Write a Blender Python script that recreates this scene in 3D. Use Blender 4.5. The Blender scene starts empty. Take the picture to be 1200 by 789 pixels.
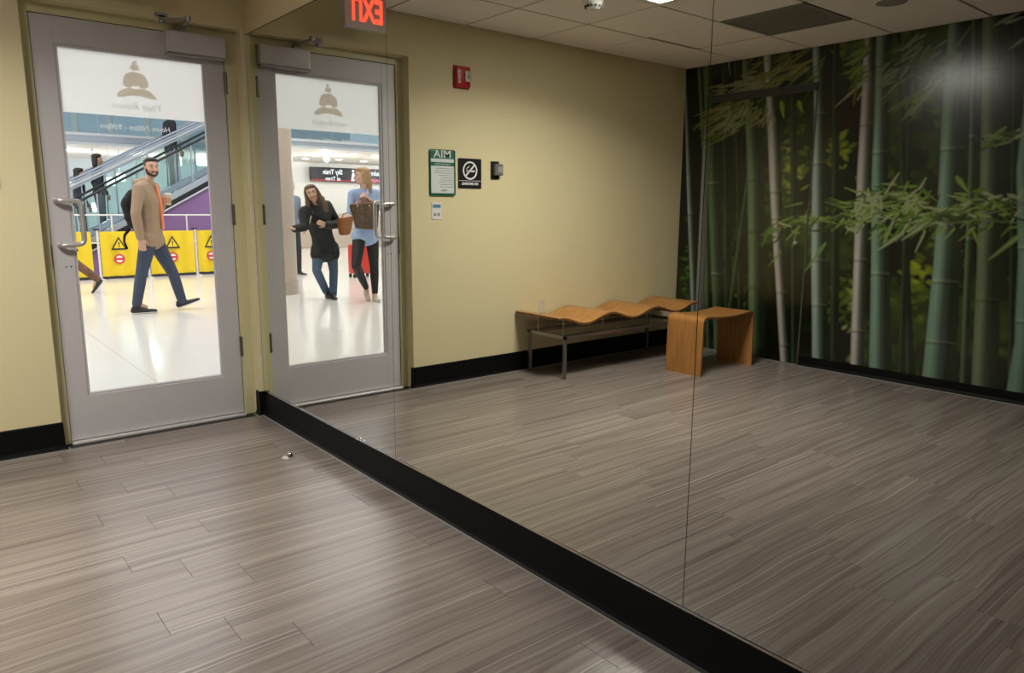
import bpy, bmesh, math, random
import numpy as np
from mathutils import Vector, Matrix

# ------------------------------------------------------------------ camera
CAM = (-1.5533, -4.2521, 1.2479); YAW, PITCH, ROLL = 39.3946, -10.0395, 0.3502; FPX = 851.588
_y, _p, _r = map(math.radians, (YAW, PITCH, ROLL))
CF = Vector((math.sin(_y)*math.cos(_p), math.cos(_y)*math.cos(_p), math.sin(_p)))
_R = CF.cross(Vector((0, 0, 1))).normalized(); _U = _R.cross(CF)
CR = _R*math.cos(_r)+_U*math.sin(_r); CU = _U*math.cos(_r)-_R*math.sin(_r)
C = bpy.context.scene.collection
cd = bpy.data.cameras.new('camera'); cam = bpy.data.objects.new('camera', cd); C.objects.link(cam)
cd.sensor_width = 36; cd.lens = FPX/1200*36; cd.clip_start = .02
M = Matrix((CR, CU, -CF)).transposed().to_4x4(); M.translation = Vector(CAM); cam.matrix_world = M
S = bpy.context.scene; S.camera = cam
# ------------------------------------------------------------------ world, lights, exposure
S.view_settings.view_transform = 'Standard'; S.view_settings.look = 'None'
S.cycles.transparent_max_bounces = 32; S.view_settings.gamma = 1; S.view_settings.exposure = 0.42
w = bpy.data.worlds.new('world'); S.world = w; w.use_nodes = True
w.node_tree.nodes['Background'].inputs[0].default_value = (.82, .9, 1, 1)
w.node_tree.nodes['Background'].inputs[1].default_value = .55
ROOM_LIGHT = 17.0; ROOM_LIGHT_FAR = .25; HALL_LIGHT = 3.4; SOFFIT_LIGHT = 14.0
def area(name, loc, sx, sy, power, col):
    l = bpy.data.lights.new(name, 'AREA'); l.shape = 'RECTANGLE'; l.size = sx; l.size_y = sy; l.energy = power; l.color = col
    o = bpy.data.objects.new(name, l); C.objects.link(o); o.location = loc; return o
area('concourse_ceiling_lamp', (1.5, 6.2, 5.7), 9, 8, 430, (1, .97, .96))
area('concourse_ceiling_lamp', (-5.5, 7.5, 5.7), 7, 8, 430, (1, .97, .96))
def point_light(x, y, z, p):
    l = bpy.data.lights.new('soffit_point_light', 'POINT'); l.energy = p; l.shadow_soft_size = .07; l.color = (1, .95, .9); o = bpy.data.objects.new('soffit_point_light', l); C.objects.link(o); o.location = (x, y, z)
for bx_, by_ in ((-5.2, 14), (-7.2, 14.2), (-9.2, 14), (-11, 15.5)): point_light(bx_, by_, 2.50, 75)
for bx_, by_ in ((1.5, 17.5), (3.5, 18), (5.5, 18), (7.5, 18)): point_light(bx_, by_, 2.3, 42)  # unseen point lights added to brighten the dark space under the upper walkway

def fixture_lamp(y, power):
    o = area('fixture_lamp', (-1.815, y, 2.462), .52, .52, power, (1, .955, .885)); o.data.spread = math.radians(150)
fixture_lamp(-1.475, 33)

# ------------------------------------------------------------------ helpers
def at(u, v, Y):                       # point seen straight, on the plane y = Y
    d = CF+CR*((u-600)/FPX)-CU*((v-394.5)/FPX); t = (Y-CAM[1])/d.y
    return Vector(CAM)+d*t
def atm(u, v, Y):                      # real point whose mirror image is seen there
    p = at(u, v, Y); return Vector((-p.x, p.y, p.z))
def mur(u, v):                         # point of the bamboo wall whose mirror image is seen there
    d = CF+CR*((u-600)/FPX)-CU*((v-394.5)/FPX); t = (3.918-CAM[0])/d.x
    p = Vector(CAM)+d*t; return (p.y, p.z)

def org(o):
    v = Vector((0, 0, 0))
    while o: v += o.location; o = o.parent
    return v
def finish(name, me, mat, parent=None, smooth=False):
    o = bpy.data.objects.new(name, me); C.objects.link(o)
    if parent:
        me.transform(Matrix.Translation(-org(parent))); o.parent = parent
    if mat:
        for m in (mat if isinstance(mat, (list, tuple)) else [mat]): me.materials.append(m)
    if smooth: me.shade_smooth()
    return o
def obj(name, bm, mat, parent=None, smooth=False):
    bmesh.ops.recalc_face_normals(bm, faces=bm.faces)
    me = bpy.data.meshes.new(name); bm.to_mesh(me); bm.free()
    o = finish(name, me, mat, parent, False)
    if smooth:
        me.shade_smooth()
        for e in me.edges: pass
        try: me.set_sharp_from_angle(angle=math.radians(38))
        except Exception: pass
    return o
def tag(o, label, cat, group=None):
    o['label'] = label; o['category'] = cat
    if group: o['group'] = group
    return o
def thing(name, label, cat, loc, group=None):
    o = bpy.data.objects.new(name, None); C.objects.link(o); o.location = loc; o.empty_display_size = .05
    return tag(o, label, cat, group)
def struct(o): o['kind'] = 'structure'; return o
def sroot(name, loc):
    o = bpy.data.objects.new(name, None); C.objects.link(o); o.location = loc; return struct(o)
B = bmesh.new
def box(bm, x0, x1, y0, y1, z0, z1, bev=0, rot=None, piv=None, seg=1):
    r = bmesh.ops.create_cube(bm, size=1)
    vs = r['verts']
    for v in vs: v.co = Vector(((x0+x1)/2+v.co.x*abs(x1-x0), (y0+y1)/2+v.co.y*abs(y1-y0), (z0+z1)/2+v.co.z*abs(z1-z0)))
    if rot: bmesh.ops.rotate(bm, verts=vs, cent=piv or ((x0+x1)/2, (y0+y1)/2, (z0+z1)/2), matrix=rot)
    if bev:
        es = {e for v in vs for e in v.link_edges}
        bmesh.ops.bevel(bm, geom=list(es), offset=bev, segments=seg, affect='EDGES', profile=.5)
    return bm
def bx(*a, **k): return box(B(), *a, **k)
def tube(bm, pts, r, n=12, caps=True, closed=False):
    pts = [Vector(p) for p in pts]; rs = r if isinstance(r, (list, tuple)) else [r]*len(pts)
    rings = []; up = None
    for i, p in enumerate(pts):
        a = pts[i-1] if i or closed else p; b = pts[(i+1) % len(pts)] if i < len(pts)-1 or closed else p
        t = (b-a).normalized()
        if up is None: up = t.orthogonal().normalized()
        up = (up-t*up.dot(t)).normalized(); s = t.cross(up)
        rings.append([bm.verts.new(p+(up*math.cos(2*math.pi*k/n)+s*math.sin(2*math.pi*k/n))*rs[i]) for k in range(n)])
    m = len(rings)
    for i in range(m if closed else m-1):
        A, D = rings[i], rings[(i+1) % m]
        for k in range(n): bm.faces.new((A[k], A[(k+1) % n], D[(k+1) % n], D[k]))
    if caps and not closed: bm.faces.new(rings[0][::-1]); bm.faces.new(rings[-1])
    return bm
def tb(*a, **k): return tube(B(), *a, **k)
def lathe(bm, prof, c, n=32, axis='z'):
    rings = []
    for r, z in prof:
        ring = []
        for k in range(n):
            a = 2*math.pi*k/n; q = (r*math.cos(a), r*math.sin(a), z)
            if axis == 'y': q = (q[0], q[2], q[1])
            if axis == 'x': q = (q[2], q[0], q[1])
            ring.append(bm.verts.new(Vector(c)+Vector(q)))
        rings.append(ring)
    for A, D in zip(rings, rings[1:]):
        for k in range(n): bm.faces.new((A[k], A[(k+1) % n], D[(k+1) % n], D[k]))
    bm.faces.new(rings[0][::-1]); bm.faces.new(rings[-1])
    return bm
def prism(bm, poly, axis, a, b):        # polygon (p, q) extruded along an axis from a to b
    def P(p, q, t): return {'x': (t, p, q), 'y': (p, t, q), 'z': (p, q, t)}[axis]
    A = [bm.verts.new(P(p, q, a)) for p, q in poly]; D = [bm.verts.new(P(p, q, b)) for p, q in poly]
    n = len(poly); bm.faces.new(A[::-1]); bm.faces.new(D)
    for k in range(n): bm.faces.new((A[k], A[(k+1) % n], D[(k+1) % n], D[k]))
    return bm
def rounded(pts, r, n=6):               # round the inner corners of a path
    pts = [Vector(p) for p in pts]; out = [pts[0]]
    for a, b, c in zip(pts, pts[1:], pts[2:]):
        d1 = (a-b).normalized(); d2 = (c-b).normalized()
        p1, p2 = b+d1*r, b+d2*r
        for k in range(n+1):
            t = k/n; out.append(p1*(1-t)**2+b*2*t*(1-t)+p2*t*t)
    return out+[pts[-1]]
def text(name, s, mat, parent, c, size, xdir, up=(0, 0, 1), width=None, ext=.0006, shear=0, bold=0, spacing=1):
    cu = bpy.data.curves.new('txt', 'FONT'); cu.body = s; cu.size = size; cu.align_x = 'CENTER'; cu.align_y = 'CENTER'
    cu.extrude = ext; cu.shear = shear; cu.offset = bold; cu.resolution_u = 3; cu.space_character = spacing
    t = bpy.data.objects.new('t', cu); C.objects.link(t); bpy.context.view_layer.update()
    me = bpy.data.meshes.new_from_object(t.evaluated_get(bpy.context.evaluated_depsgraph_get()))
    bpy.data.objects.remove(t); me.name = name
    X = Vector(xdir).normalized(); Uv = Vector(up).normalized(); N = X.cross(Uv)
    sc = 1
    if width:
        xs = [v.co.x for v in me.vertices]; sc = width/(max(xs)-min(xs))
    T = Matrix((X, Uv, N)).transposed().to_4x4(); T.translation = Vector(c)
    me.transform(T @ Matrix.Diagonal((sc, 1, 1, 1)))
    me.materials.clear()
    return finish(name, me, mat, parent)

# ------------------------------------------------------------------ materials
def srgb(*c): return tuple((x/255/12.92 if x/255 <= .04045 else ((x/255+.055)/1.055)**2.4) for x in c)+(1,)
def mat(name, col, rough=.5, metal=0, bump=0, bscale=200, var=0, vscale=3, spec=.5, coat=0, stretch=None, emit=None, es=0):
    m = bpy.data.materials.new(name); m.use_nodes = True; nt = m.node_tree; b = nt.nodes['Principled BSDF']
    c = col if len(col) == 4 else tuple(col)+(1,)
    b.inputs['Base Color'].default_value = c; b.inputs['Roughness'].default_value = rough; b.inputs['Metallic'].default_value = metal
    b.inputs['Specular IOR Level'].default_value = spec; b.inputs['Coat Weight'].default_value = coat
    L = nt.links.new; N = nt.nodes.new
    tc = N('ShaderNodeTexCoord'); mp = N('ShaderNodeMapping'); L(tc.outputs['Object'], mp.inputs[0])
    if stretch: mp.inputs['Scale'].default_value = stretch
    nz = N('ShaderNodeTexNoise'); nz.inputs['Scale'].default_value = vscale; nz.inputs['Detail'].default_value = 4; L(mp.outputs[0], nz.inputs[0])
    mx = N('ShaderNodeMix'); mx.data_type = 'RGBA'; mx.inputs[6].default_value = tuple(x*(1-var) for x in c[:3])+(1,)
    mx.inputs[7].default_value = tuple(min(1, x*(1+var)) for x in c[:3])+(1,); L(nz.outputs[0], mx.inputs[0]); L(mx.outputs[2], b.inputs['Base Color'])
    if bump:
        n2 = N('ShaderNodeTexNoise'); n2.inputs['Scale'].default_value = bscale; n2.inputs['Detail'].default_value = 3; L(mp.outputs[0], n2.inputs[0])
        bp = N('ShaderNodeBump'); bp.inputs['Strength'].default_value = bump; bp.inputs['Distance'].default_value = .002
        L(n2.outputs[0], bp.inputs['Height']); L(bp.outputs[0], b.inputs['Normal'])
    if emit: b.inputs['Emission Color'].default_value = tuple(emit)+(1,) if len(emit) == 3 else emit; b.inputs['Emission Strength'].default_value = es
    return m
def glassmat(name, tint=(1, 1, 1), refl=.06, rough=0, op=0, opcol=(.8, .8, .8)):
    m = bpy.data.materials.new(name); m.use_nodes = True; nt = m.node_tree; nt.nodes.clear(); N = nt.nodes.new; L = nt.links.new
    out = N('ShaderNodeOutputMaterial'); tr = N('ShaderNodeBsdfTransparent'); tr.inputs[0].default_value = tuple(tint)+(1,)
    gl = N('ShaderNodeBsdfGlossy'); gl.inputs['Roughness'].default_value = rough
    fr = N('ShaderNodeFresnel'); fr.inputs[0].default_value = 1.35
    mx = N('ShaderNodeMixShader'); L(fr.outputs[0], mx.inputs[0]); L(tr.outputs[0], mx.inputs[1]); L(gl.outputs[0], mx.inputs[2])
    last = mx.outputs[0]
    if op:
        df = N('ShaderNodeBsdfDiffuse'); df.inputs[0].default_value = tuple(opcol)+(1,)
        tl = N('ShaderNodeBsdfTranslucent'); tl.inputs[0].default_value = tuple(opcol)+(1,)
        m2 = N('ShaderNodeMixShader'); m2.inputs[0].default_value = .68; L(df.outputs[0], m2.inputs[1]); L(tl.outputs[0], m2.inputs[2])
        m3 = N('ShaderNodeMixShader'); m3.inputs[0].default_value = op; L(last, m3.inputs[1]); L(m2.outputs[0], m3.inputs[2]); last = m3.outputs[0]
    L(last, out.inputs[0]); return m
def emis(name, col, s):
    m = bpy.data.materials.new(name); m.use_nodes = True; nt = m.node_tree; nt.nodes.clear()
    e = nt.nodes.new('ShaderNodeEmission'); e.inputs[0].default_value = tuple(col)+(1,); e.inputs[1].default_value = s
    o = nt.nodes.new('ShaderNodeOutputMaterial'); nt.links.new(e.outputs[0], o.inputs[0]); return m

mWall = mat('wall_paint', (.68, .60, .36), .62, bump=.12, bscale=260, var=.03, vscale=2)
mFrame = mat('frame_paint', (.60, .56, .33), .38, var=.02)
mBase = mat('black_rubber', (.004, .004, .004), .5, spec=.14, bump=.08, bscale=30, var=.3, vscale=8)
mCeil = mat('ceiling_tile', (.88, .845, .81), .9, bump=.5, bscale=180, var=.05, vscale=60)
mGrid = mat('ceiling_grid', (.16, .14, .12), .5)
mAlu = mat('brushed_door_aluminium', (.56, .54, .55), .42, metal=.1, var=.05, vscale=6, stretch=(40, 40, 1.2), bump=.03, bscale=60)
mAluD = mat('closer_metal', (.34, .32, .31), .35, metal=.5, var=.08, vscale=5)
mSteel = mat('satin_steel', (.68, .66, .64), .3, metal=.6, var=.05)
mBronze = mat('hinge_metal', (.22, .19, .15), .35, metal=.8)
mChrome = mat('chrome', (.75, .75, .75), .12, metal=1)
mThr = mat('threshold_metal', (.72, .70, .68), .4, metal=.5)
mDark = mat('dark_gasket', (.02, .018, .015), .7)
mGlass = glassmat('clear_door_glass', (.96, .975, .97))
mFilm = glassmat('frosted_film', op=.93, opcol=(.97, .97, .97))
mLogo = glassmat('beige_translucent_vinyl', op=.97, opcol=(.93, .87, .78))
mLogoFaint = glassmat('pale_translucent_vinyl', op=.97, opcol=(.95, .94, .93))
mWhiteV = glassmat('white_vinyl_lettering', op=.9, opcol=(.9, .9, .9))
mMirror = mat('mirror_silver', (.80, .81, .775), 0.0, metal=1)
mPlyE = mat('plywood_edge', (.16, .07, .02), .5, var=.2, vscale=40, stretch=(1, 1, 12))
def wood(name, c1, c2, st, rough=.35):
    m = bpy.data.materials.new(name); m.use_nodes = True; nt = m.node_tree; b = nt.nodes['Principled BSDF']; N = nt.nodes.new; L = nt.links.new
    tc = N('ShaderNodeTexCoord'); mp = N('ShaderNodeMapping'); mp.inputs['Scale'].default_value = st; L(tc.outputs['Object'], mp.inputs[0])
    nz = N('ShaderNodeTexNoise'); nz.inputs['Scale'].default_value = 3; nz.inputs['Detail'].default_value = 6; nz.inputs['Distortion'].default_value = .6; L(mp.outputs[0], nz.inputs[0])
    cr = N('ShaderNodeValToRGB'); cr.color_ramp.elements[0].color = c1; cr.color_ramp.elements[0].position = .35; cr.color_ramp.elements[1].color = c2; cr.color_ramp.elements[1].position = .7
    L(nz.outputs[0], cr.inputs[0]); L(cr.outputs[0], b.inputs['Base Color']); b.inputs['Roughness'].default_value = rough; return m
mWood = wood('honey_veneer', (.36, .16, .042, 1), (.52, .255, .078, 1), (1.2, 14, 14))
mWoodV = wood('honey_veneer_upright', (.31, .135, .035, 1), (.45, .21, .062, 1), (14, 14, 1.2))

def floor_mat():
    m = bpy.data.materials.new('grey_wood_grain_vinyl'); m.use_nodes = True; nt = m.node_tree; b = nt.nodes['Principled BSDF']; N = nt.nodes.new; L = nt.links.new
    tc = N('ShaderNodeTexCoord'); oi = N('ShaderNodeObjectInfo')
    ml = N('ShaderNodeVectorMath'); ml.operation = 'MULTIPLY_ADD'
    cx = N('ShaderNodeCombineXYZ')
    for i in range(3): L(oi.outputs['Random'], cx.inputs[i])
    L(cx.outputs[0], ml.inputs[0]); ml.inputs[1].default_value = (37, 91, 53); L(tc.outputs['Object'], ml.inputs[2])
    # slow waviness of the grain
    w1 = N('ShaderNodeTexNoise'); w1.inputs['Scale'].default_value = 1.5; w1.inputs['Detail'].default_value = 2; L(ml.outputs[0], w1.inputs[0])
    sx = N('ShaderNodeSeparateXYZ'); L(ml.outputs[0], sx.inputs[0])
    ma = N('ShaderNodeMath'); ma.operation = 'MULTIPLY_ADD'; L(w1.outputs[0], ma.inputs[0]); ma.inputs[1].default_value = .055; L(sx.outputs[1], ma.inputs[2])
    cb = N('ShaderNodeCombineXYZ'); L(sx.outputs[0], cb.inputs[0]); L(ma.outputs[0], cb.inputs[1]); L(sx.outputs[2], cb.inputs[2])
    def streak(sc, lo, hi, det=3):
        mp = N('ShaderNodeMapping'); mp.inputs['Scale'].default_value = sc; L(cb.outputs[0], mp.inputs[0])
        n = N('ShaderNodeTexNoise'); n.inputs['Scale'].default_value = 1; n.inputs['Detail'].default_value = det; L(mp.outputs[0], n.inputs[0])
        r = N('ShaderNodeMapRange'); r.inputs[1].default_value = lo; r.inputs[2].default_value = hi; L(n.outputs[0], r.inputs[0]); return r.outputs[0]
    a = streak((.8, 34, 1), .34, .66); c = streak((1.4, 150, 1), .34, .66); d = streak((.6, 80, 1), .62, .74, 1)
    def mix(f, A, Bc, blend='MIX'):
        x = N('ShaderNodeMix'); x.data_type = 'RGBA'; x.blend_type = blend
        if isinstance(f, float): x.inputs[0].default_value = f
        else: L(f, x.inputs[0])
        for k, q in ((6, A), (7, Bc)):
            if isinstance(q, tuple): x.inputs[k].default_value = q
            else: L(q, x.inputs[k])
        return x.outputs[2]
    base = mix(a, (.145, .115, .100, 1), (.29, .245, .22, 1))
    base2 = mix(c, (.14, .112, .097, 1), (.32, .275, .248, 1))
    m1 = mix(.42, base, base2); m2 = mix(d, m1, (.345, .305, .28, 1))
    rn = N('ShaderNodeMapRange'); L(oi.outputs['Random'], rn.inputs[0]); rn.inputs[3].default_value = .9; rn.inputs[4].default_value = 1.08
    rc = N('ShaderNodeCombineColor')
    for i in range(3): L(rn.outputs[0], rc.inputs[i])
    L(mix(1.0, m2, rc.outputs[0], 'MULTIPLY'), b.inputs['Base Color'])
    b.inputs['Roughness'].default_value = .25; b.inputs['Specular IOR Level'].default_value = .5
    bp = N('ShaderNodeBump'); bp.inputs['Strength'].default_value = .12; bp.inputs['Distance'].default_value = .001; L(c, bp.inputs['Height']); L(bp.outputs[0], b.inputs['Normal'])
    return m
mFloor = floor_mat()

# ------------------------------------------------------------------ room shell
W = 3.918; CZ = 2.467; YB = -7.0
OL, OR, OT = -1.0555, -.0252, 2.2095; XL, XR, ZT, ZB, RC = -1.0079, -.0929, 2.1622, .012, .097
fl = struct(obj('floor', bx(-W-.1, .05, YB-.1, .0, -.1, -.006), mDark))
PW, PL = .158, .9144
def plank_mesh(x0, x1, wdt):
    bm = B(); box(bm, -(x1-x0)/2+.0008, (x1-x0)/2-.0008, -wdt/2+.0003, wdt/2-.0003, -.005, 0)
    me = bpy.data.meshes.new('plank'); bm.to_mesh(me); bm.free(); me.materials.append(mFloor); return me
cache = {}
for row in range(-4, 42):
    y1 = -.522-row*PW; y0 = y1-PW
    y1c = min(y1, 0 if row > -4 else 0); y0c = max(y0, YB)
    if y1c-y0c < .01: continue
    ph = -1.085+.153*(row % 3)
    k0 = math.floor((-W-ph)/PL)
    for k in range(k0, 8):
        a, b = ph+k*PL, ph+(k+1)*PL
        a = max(a, -W); b = min(b, -.004)
        if b-a < .02: continue
        key = (round(b-a, 4), round(y1c-y0c, 4))
        if key not in cache: cache[key] = plank_mesh(a, b, y1c-y0c)
        o = bpy.data.objects.new('plank', cache[key]); C.objects.link(o); o.parent = fl; o.location = ((a+b)/2, (y0c+y1c)/2, 0)

# door wall with its recess
bm = B(); box(bm, -W, OL, 0, .2, 0, CZ+.05); box(bm, OR, .15, 0, .2, 0, CZ+.05); box(bm, OL, OR, 0, .2, OT, CZ+.05)
struct(obj('wall_front', bm, mWall))
bm = B(); box(bm, .008, .15, YB, 0, 0, CZ+.05); struct(obj('wall_right', bm, mWall))
bm = B(); box(bm, -W-.1, .15, YB-.12, YB, 0, CZ+.05); struct(obj('wall_back', bm, mWall))
bm = B(); box(bm, -W-.14, -W-.0085, YB, .2, 0, CZ+.05); wl = struct(obj('wall_left', bm, mWall))
# concourse face of the door wall
bm = B(); box(bm, -14, OL, .2, .26, 0, 6); box(bm, OR, 12, .2, .26, 0, 6); box(bm, OL, OR, .2, .26, OT, 6)
struct(obj('wall_outer', bm, mat('concourse_wall', (.7, .68, .64), .6)))

# ceiling: slab, dark grid, tiles
ce = struct(obj('ceiling', bx(-W-.1, .15, YB-.1, .2, CZ+.03, CZ+.15), mGrid))
struct(obj('trim_1', bx(-W, .008, YB, 0, CZ+.008, CZ+.012), mGrid, None))
gx = [-W, -3.34, -2.73, -2.12, -1.51, -.90, -.29, .006]
gy = [0, -.56]+[-.56-.61*k for k in range(1, 11)]+[YB]
mVent = mat('vent_mesh', (.34, .31, .28), .6, bump=.6, bscale=500)
mDiff = emis('light_diffuser', (1, .96, .89), ROOM_LIGHT); mDiff2 = emis('light_diffuser_dim', (1, .93, .82), ROOM_LIGHT_FAR)
fixt = {(3, 2): 0, (3, 7): 1}
for i in range(len(gx)-1):
    for j in range(len(gy)-1):
        x0, x1, y1, y0 = gx[i], gx[i+1], gy[j], gy[j+1]
        if (i, j) in fixt or (i, j) == (1, 2): continue
        g = .0085; dz = 0
        if (i, j) == (1, 1): obj('tile', bx(x0+.018, x1-.012, y0+.012, y1-.02, CZ+.003, CZ+.02, bev=.003), mCeil, ce); continue
        obj('tile', bx(x0+g, x1-g, y0+g, y1-g, CZ, CZ+.018, bev=.003), mCeil, ce)
v = thing('air_return_grille', 'dark square mesh air return grille in the ceiling beside the lifted tile', 'vent', (-3.035, -1.475, CZ))
bm = B()
for a in (0, 1):
    box(bm, -3.33+a*.575, -3.305+a*.575, -1.77, -1.18, CZ-.002, CZ+.012); box(bm, -3.33, -2.74, -1.77+a*.565, -1.745+a*.565, CZ-.002, CZ+.012)
obj('grille_frame', bm, mat('grille_frame', (.25, .23, .21), .5), v)
bm = B()
for k in range(26): box(bm, -3.31+k*.022, -3.306+k*.022, -1.75, -1.2, CZ+.001, CZ+.012)
for k in range(25): box(bm, -3.31, -2.76, -1.75+k*.022, -1.746+k*.022, CZ+.001, CZ+.012)
o = obj('grille_mesh', bm, mVent, v); o['kind'] = 'stuff'; obj('grille_back', bx(-3.31, -2.76, -1.75, -1.2, CZ+.013, CZ+.016), mat('grille_back', (.22, .2, .18), .7), v)
for n, (ya, yb, md, lab) in enumerate(((-1.17, -1.78, mDiff, 'lit recessed ceiling light panel nearest the glass door'),
                                       (-4.22, -4.83, mDiff2, 'dim recessed ceiling light panel behind the camera position'))):
    t = thing('ceiling_light', lab, 'ceiling light', (-1.815, (ya+yb)/2, CZ))
    bm = B(); box(bm, -2.115, -2.075, yb+.005, ya-.005, CZ-.004, CZ+.02); box(bm, -1.555, -1.515, yb+.005, ya-.005, CZ-.004, CZ+.02)
    box(bm, -2.075, -1.555, ya-.045, ya-.005, CZ-.004, CZ+.02); box(bm, -2.075, -1.555, yb+.005, yb+.045, CZ-.004, CZ+.02)
    obj('frame', bm, mat('light_frame', (.7, .68, .64), .4), t)
    obj('diffuser', bx(-2.075, -1.555, yb+.045, ya-.045, CZ+.002, CZ+.01), md, t)

# baseboards (coved black rubber with the toe's highlight painted on as a pale strip)
def cove(path, name, h=.148):
    prof = [(0, 0), (.024, 0), (.022, .004), (.012, .012), (.007, .026), (.005, h-.006), (.002, h), (0, h)]
    bm = B(); P = [Vector((*p, 0)) for p in path]; rings = []
    for i, p in enumerate(P):
        n = Vector((0, 0, 0)); k = 1
        def nrm(a, b): d = (b-a).normalized(); return Vector((-d.y, d.x, 0))
        if i == 0: n = nrm(P[0], P[1])
        elif i == len(P)-1: n = nrm(P[-2], P[-1])
        else:
            a, b = nrm(P[i-1], p), nrm(p, P[i+1]); n = (a+b).normalized(); k = 1/max(.4, n.dot(a))
        rings.append([bm.verts.new(p+n*o*k+Vector((0, 0, z))) for o, z in prof])
    m = len(prof)
    for A, D in zip(rings, rings[1:]):
        for q in range(m): bm.faces.new((A[q], A[(q+1) % m], D[(q+1) % m], D[q]))
    bm.faces.new(rings[0]); bm.faces.new(rings[-1][::-1])
    b = struct(obj(name, bm, mBase))
    bm = B(); rings = []
    for i, p in enumerate(P):
        def nrm(a, b): d = (b-a).normalized(); return Vector((-d.y, d.x, 0))
        k = 1
        if i == 0: n = nrm(P[0], P[1])
        elif i == len(P)-1: n = nrm(P[-2], P[-1])
        else:
            a_, b_ = nrm(P[i-1], p), nrm(p, P[i+1]); n = (a_+b_).normalized(); k = 1/max(.4, n.dot(a_))
        rings.append([bm.verts.new(p+n*o*k+Vector((0, 0, z))) for o, z in ((.0235, .0005), (.0262, .0005), (.0255, .0045), (.0215, .0052))])
    for A, D in zip(rings, rings[1:]):
        for q in range(4): bm.faces.new((A[q], A[(q+1) % 4], D[(q+1) % 4], D[q]))
    obj('toe_highlight', bm, mat('toe_highlight_pale', (.26, .25, .24), .3), b)  # pale strip imitates the highlight along the cove toe
cove([(-W, 0), (OL, 0), (OL, .03)][::-1], 'baseboard_front')
cove([(0, 0), (OR, 0), (OR, .03)] if False else [(.006, 0.0), (OR, 0.0), (OR, .055)], 'baseboard_corner')
cove([(.0, YB), (.0, -.006)][::-1] if False else [(.004, YB), (.004, -.001)], 'baseboard_right')
cove([(-W, -1.27), (-W, YB)][::-1] if False else [(-W-.006, -1.265), (-W-.006, YB)], 'baseboard_left')

# ------------------------------------------------------------------ mirrors
seams = [-.004, -1.5553, -3.1175, -4.68, -6.24]
labs = ['frameless wall mirror panel nearest the door, reflecting the glass door', 'middle frameless wall mirror panel reflecting the bench and signs',
        'large frameless wall mirror panel at the right reflecting the bamboo wall', 'frameless wall mirror panel beside the camera, out of the picture to the right']
for k in range(4):
    tag(obj('mirror_panel', bx(0, .006, seams[k+1]+.0012, seams[k]-.0012, .15, 2.1826), mMirror), labs[k], 'mirror')
struct(obj('trim_2', bx(.0065, .0078, -6.24, -.005, .15, 2.184), mDark))
bm = B(); box(bm, -.0035, .0075, -6.24, -.004, .1475, .1497); box(bm, -.0035, -.0012, -6.24, -.004, .1475, .1565)
struct(obj('trim_3', bm, mChrome))
struct(obj('trim_4', bx(-.002, .008, -.0038, -.0005, .15, 2.184), mSteel))
struct(obj('trim_5', bx(-.001, .008, -6.24, -.0005, 2.1828, 2.186), mDark))

# ------------------------------------------------------------------ glass door
d = sroot('door_1', ((XL+XR)/2, RC, 0))
bm = B()
fy0, fy1 = RC-.012, .16                      # painted steel frame around the leaf
box(bm, OL, XL-.003, fy0, fy1, 0, OT); box(bm, XR+.003, OR, fy0, fy1, 0, OT); box(bm, XL-.003, XR+.003, fy0, fy1, ZT+.003, OT)
box(bm, XL-.003, XL+.012, RC+.047, RC+.06, 0, ZT); box(bm, XR-.012, XR+.003, RC+.047, RC+.06, 0, ZT); box(bm, XL, XR, RC+.047, RC+.06, ZT-.012, ZT+.003)
obj('door_frame', bm, mFrame, d)
obj('gasket', box(box(bx(XL-.0028, XL, RC+.004, RC+.045, ZB, ZT), XR, XR+.0028, RC+.004, RC+.045, ZB, ZT), XL, XR, RC+.004, RC+.045, ZT, ZT+.0028), mDark, d)
GL, GR, GB, GT = -.898, -.2066, .2573, 2.0235
y0, y1 = RC, RC+.044
obj('stile', bx(XL, GL-.012, y0, y1, ZB, ZT, bev=.0015), mAlu, d); obj('stile', bx(GR+.012, XR, y0, y1, ZB, ZT, bev=.0015), mAlu, d)
obj('rail', bx(GL-.0125, GR+.0125, y0, y1, GT+.012, ZT, bev=.001), mAlu, d); obj('rail', bx(GL-.0125, GR+.0125, y0, y1, ZB, GB-.012, bev=.001), mAlu, d)
bm = B(); ys, ye = RC+.006, RC+.038
box(bm, GL-.012, GL, ys, ye, GB-.012, GT+.012); box(bm, GR, GR+.012, ys, ye, GB-.012, GT+.012); box(bm, GL, GR, ys, ye, GT, GT+.012); box(bm, GL, GR, ys, ye, GB-.012, GB)
obj('glazing_bead', bm, mAlu, d)
gp = obj('glass_pane', bx(GL, GR, RC+.02, RC+.026, GB, GT), mGlass, d)
fm = obj('frosted_film', bx(GL+.001, GR-.001, RC+.0262, RC+.0268, 1.712, GT-.001), mFilm, gp)
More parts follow.
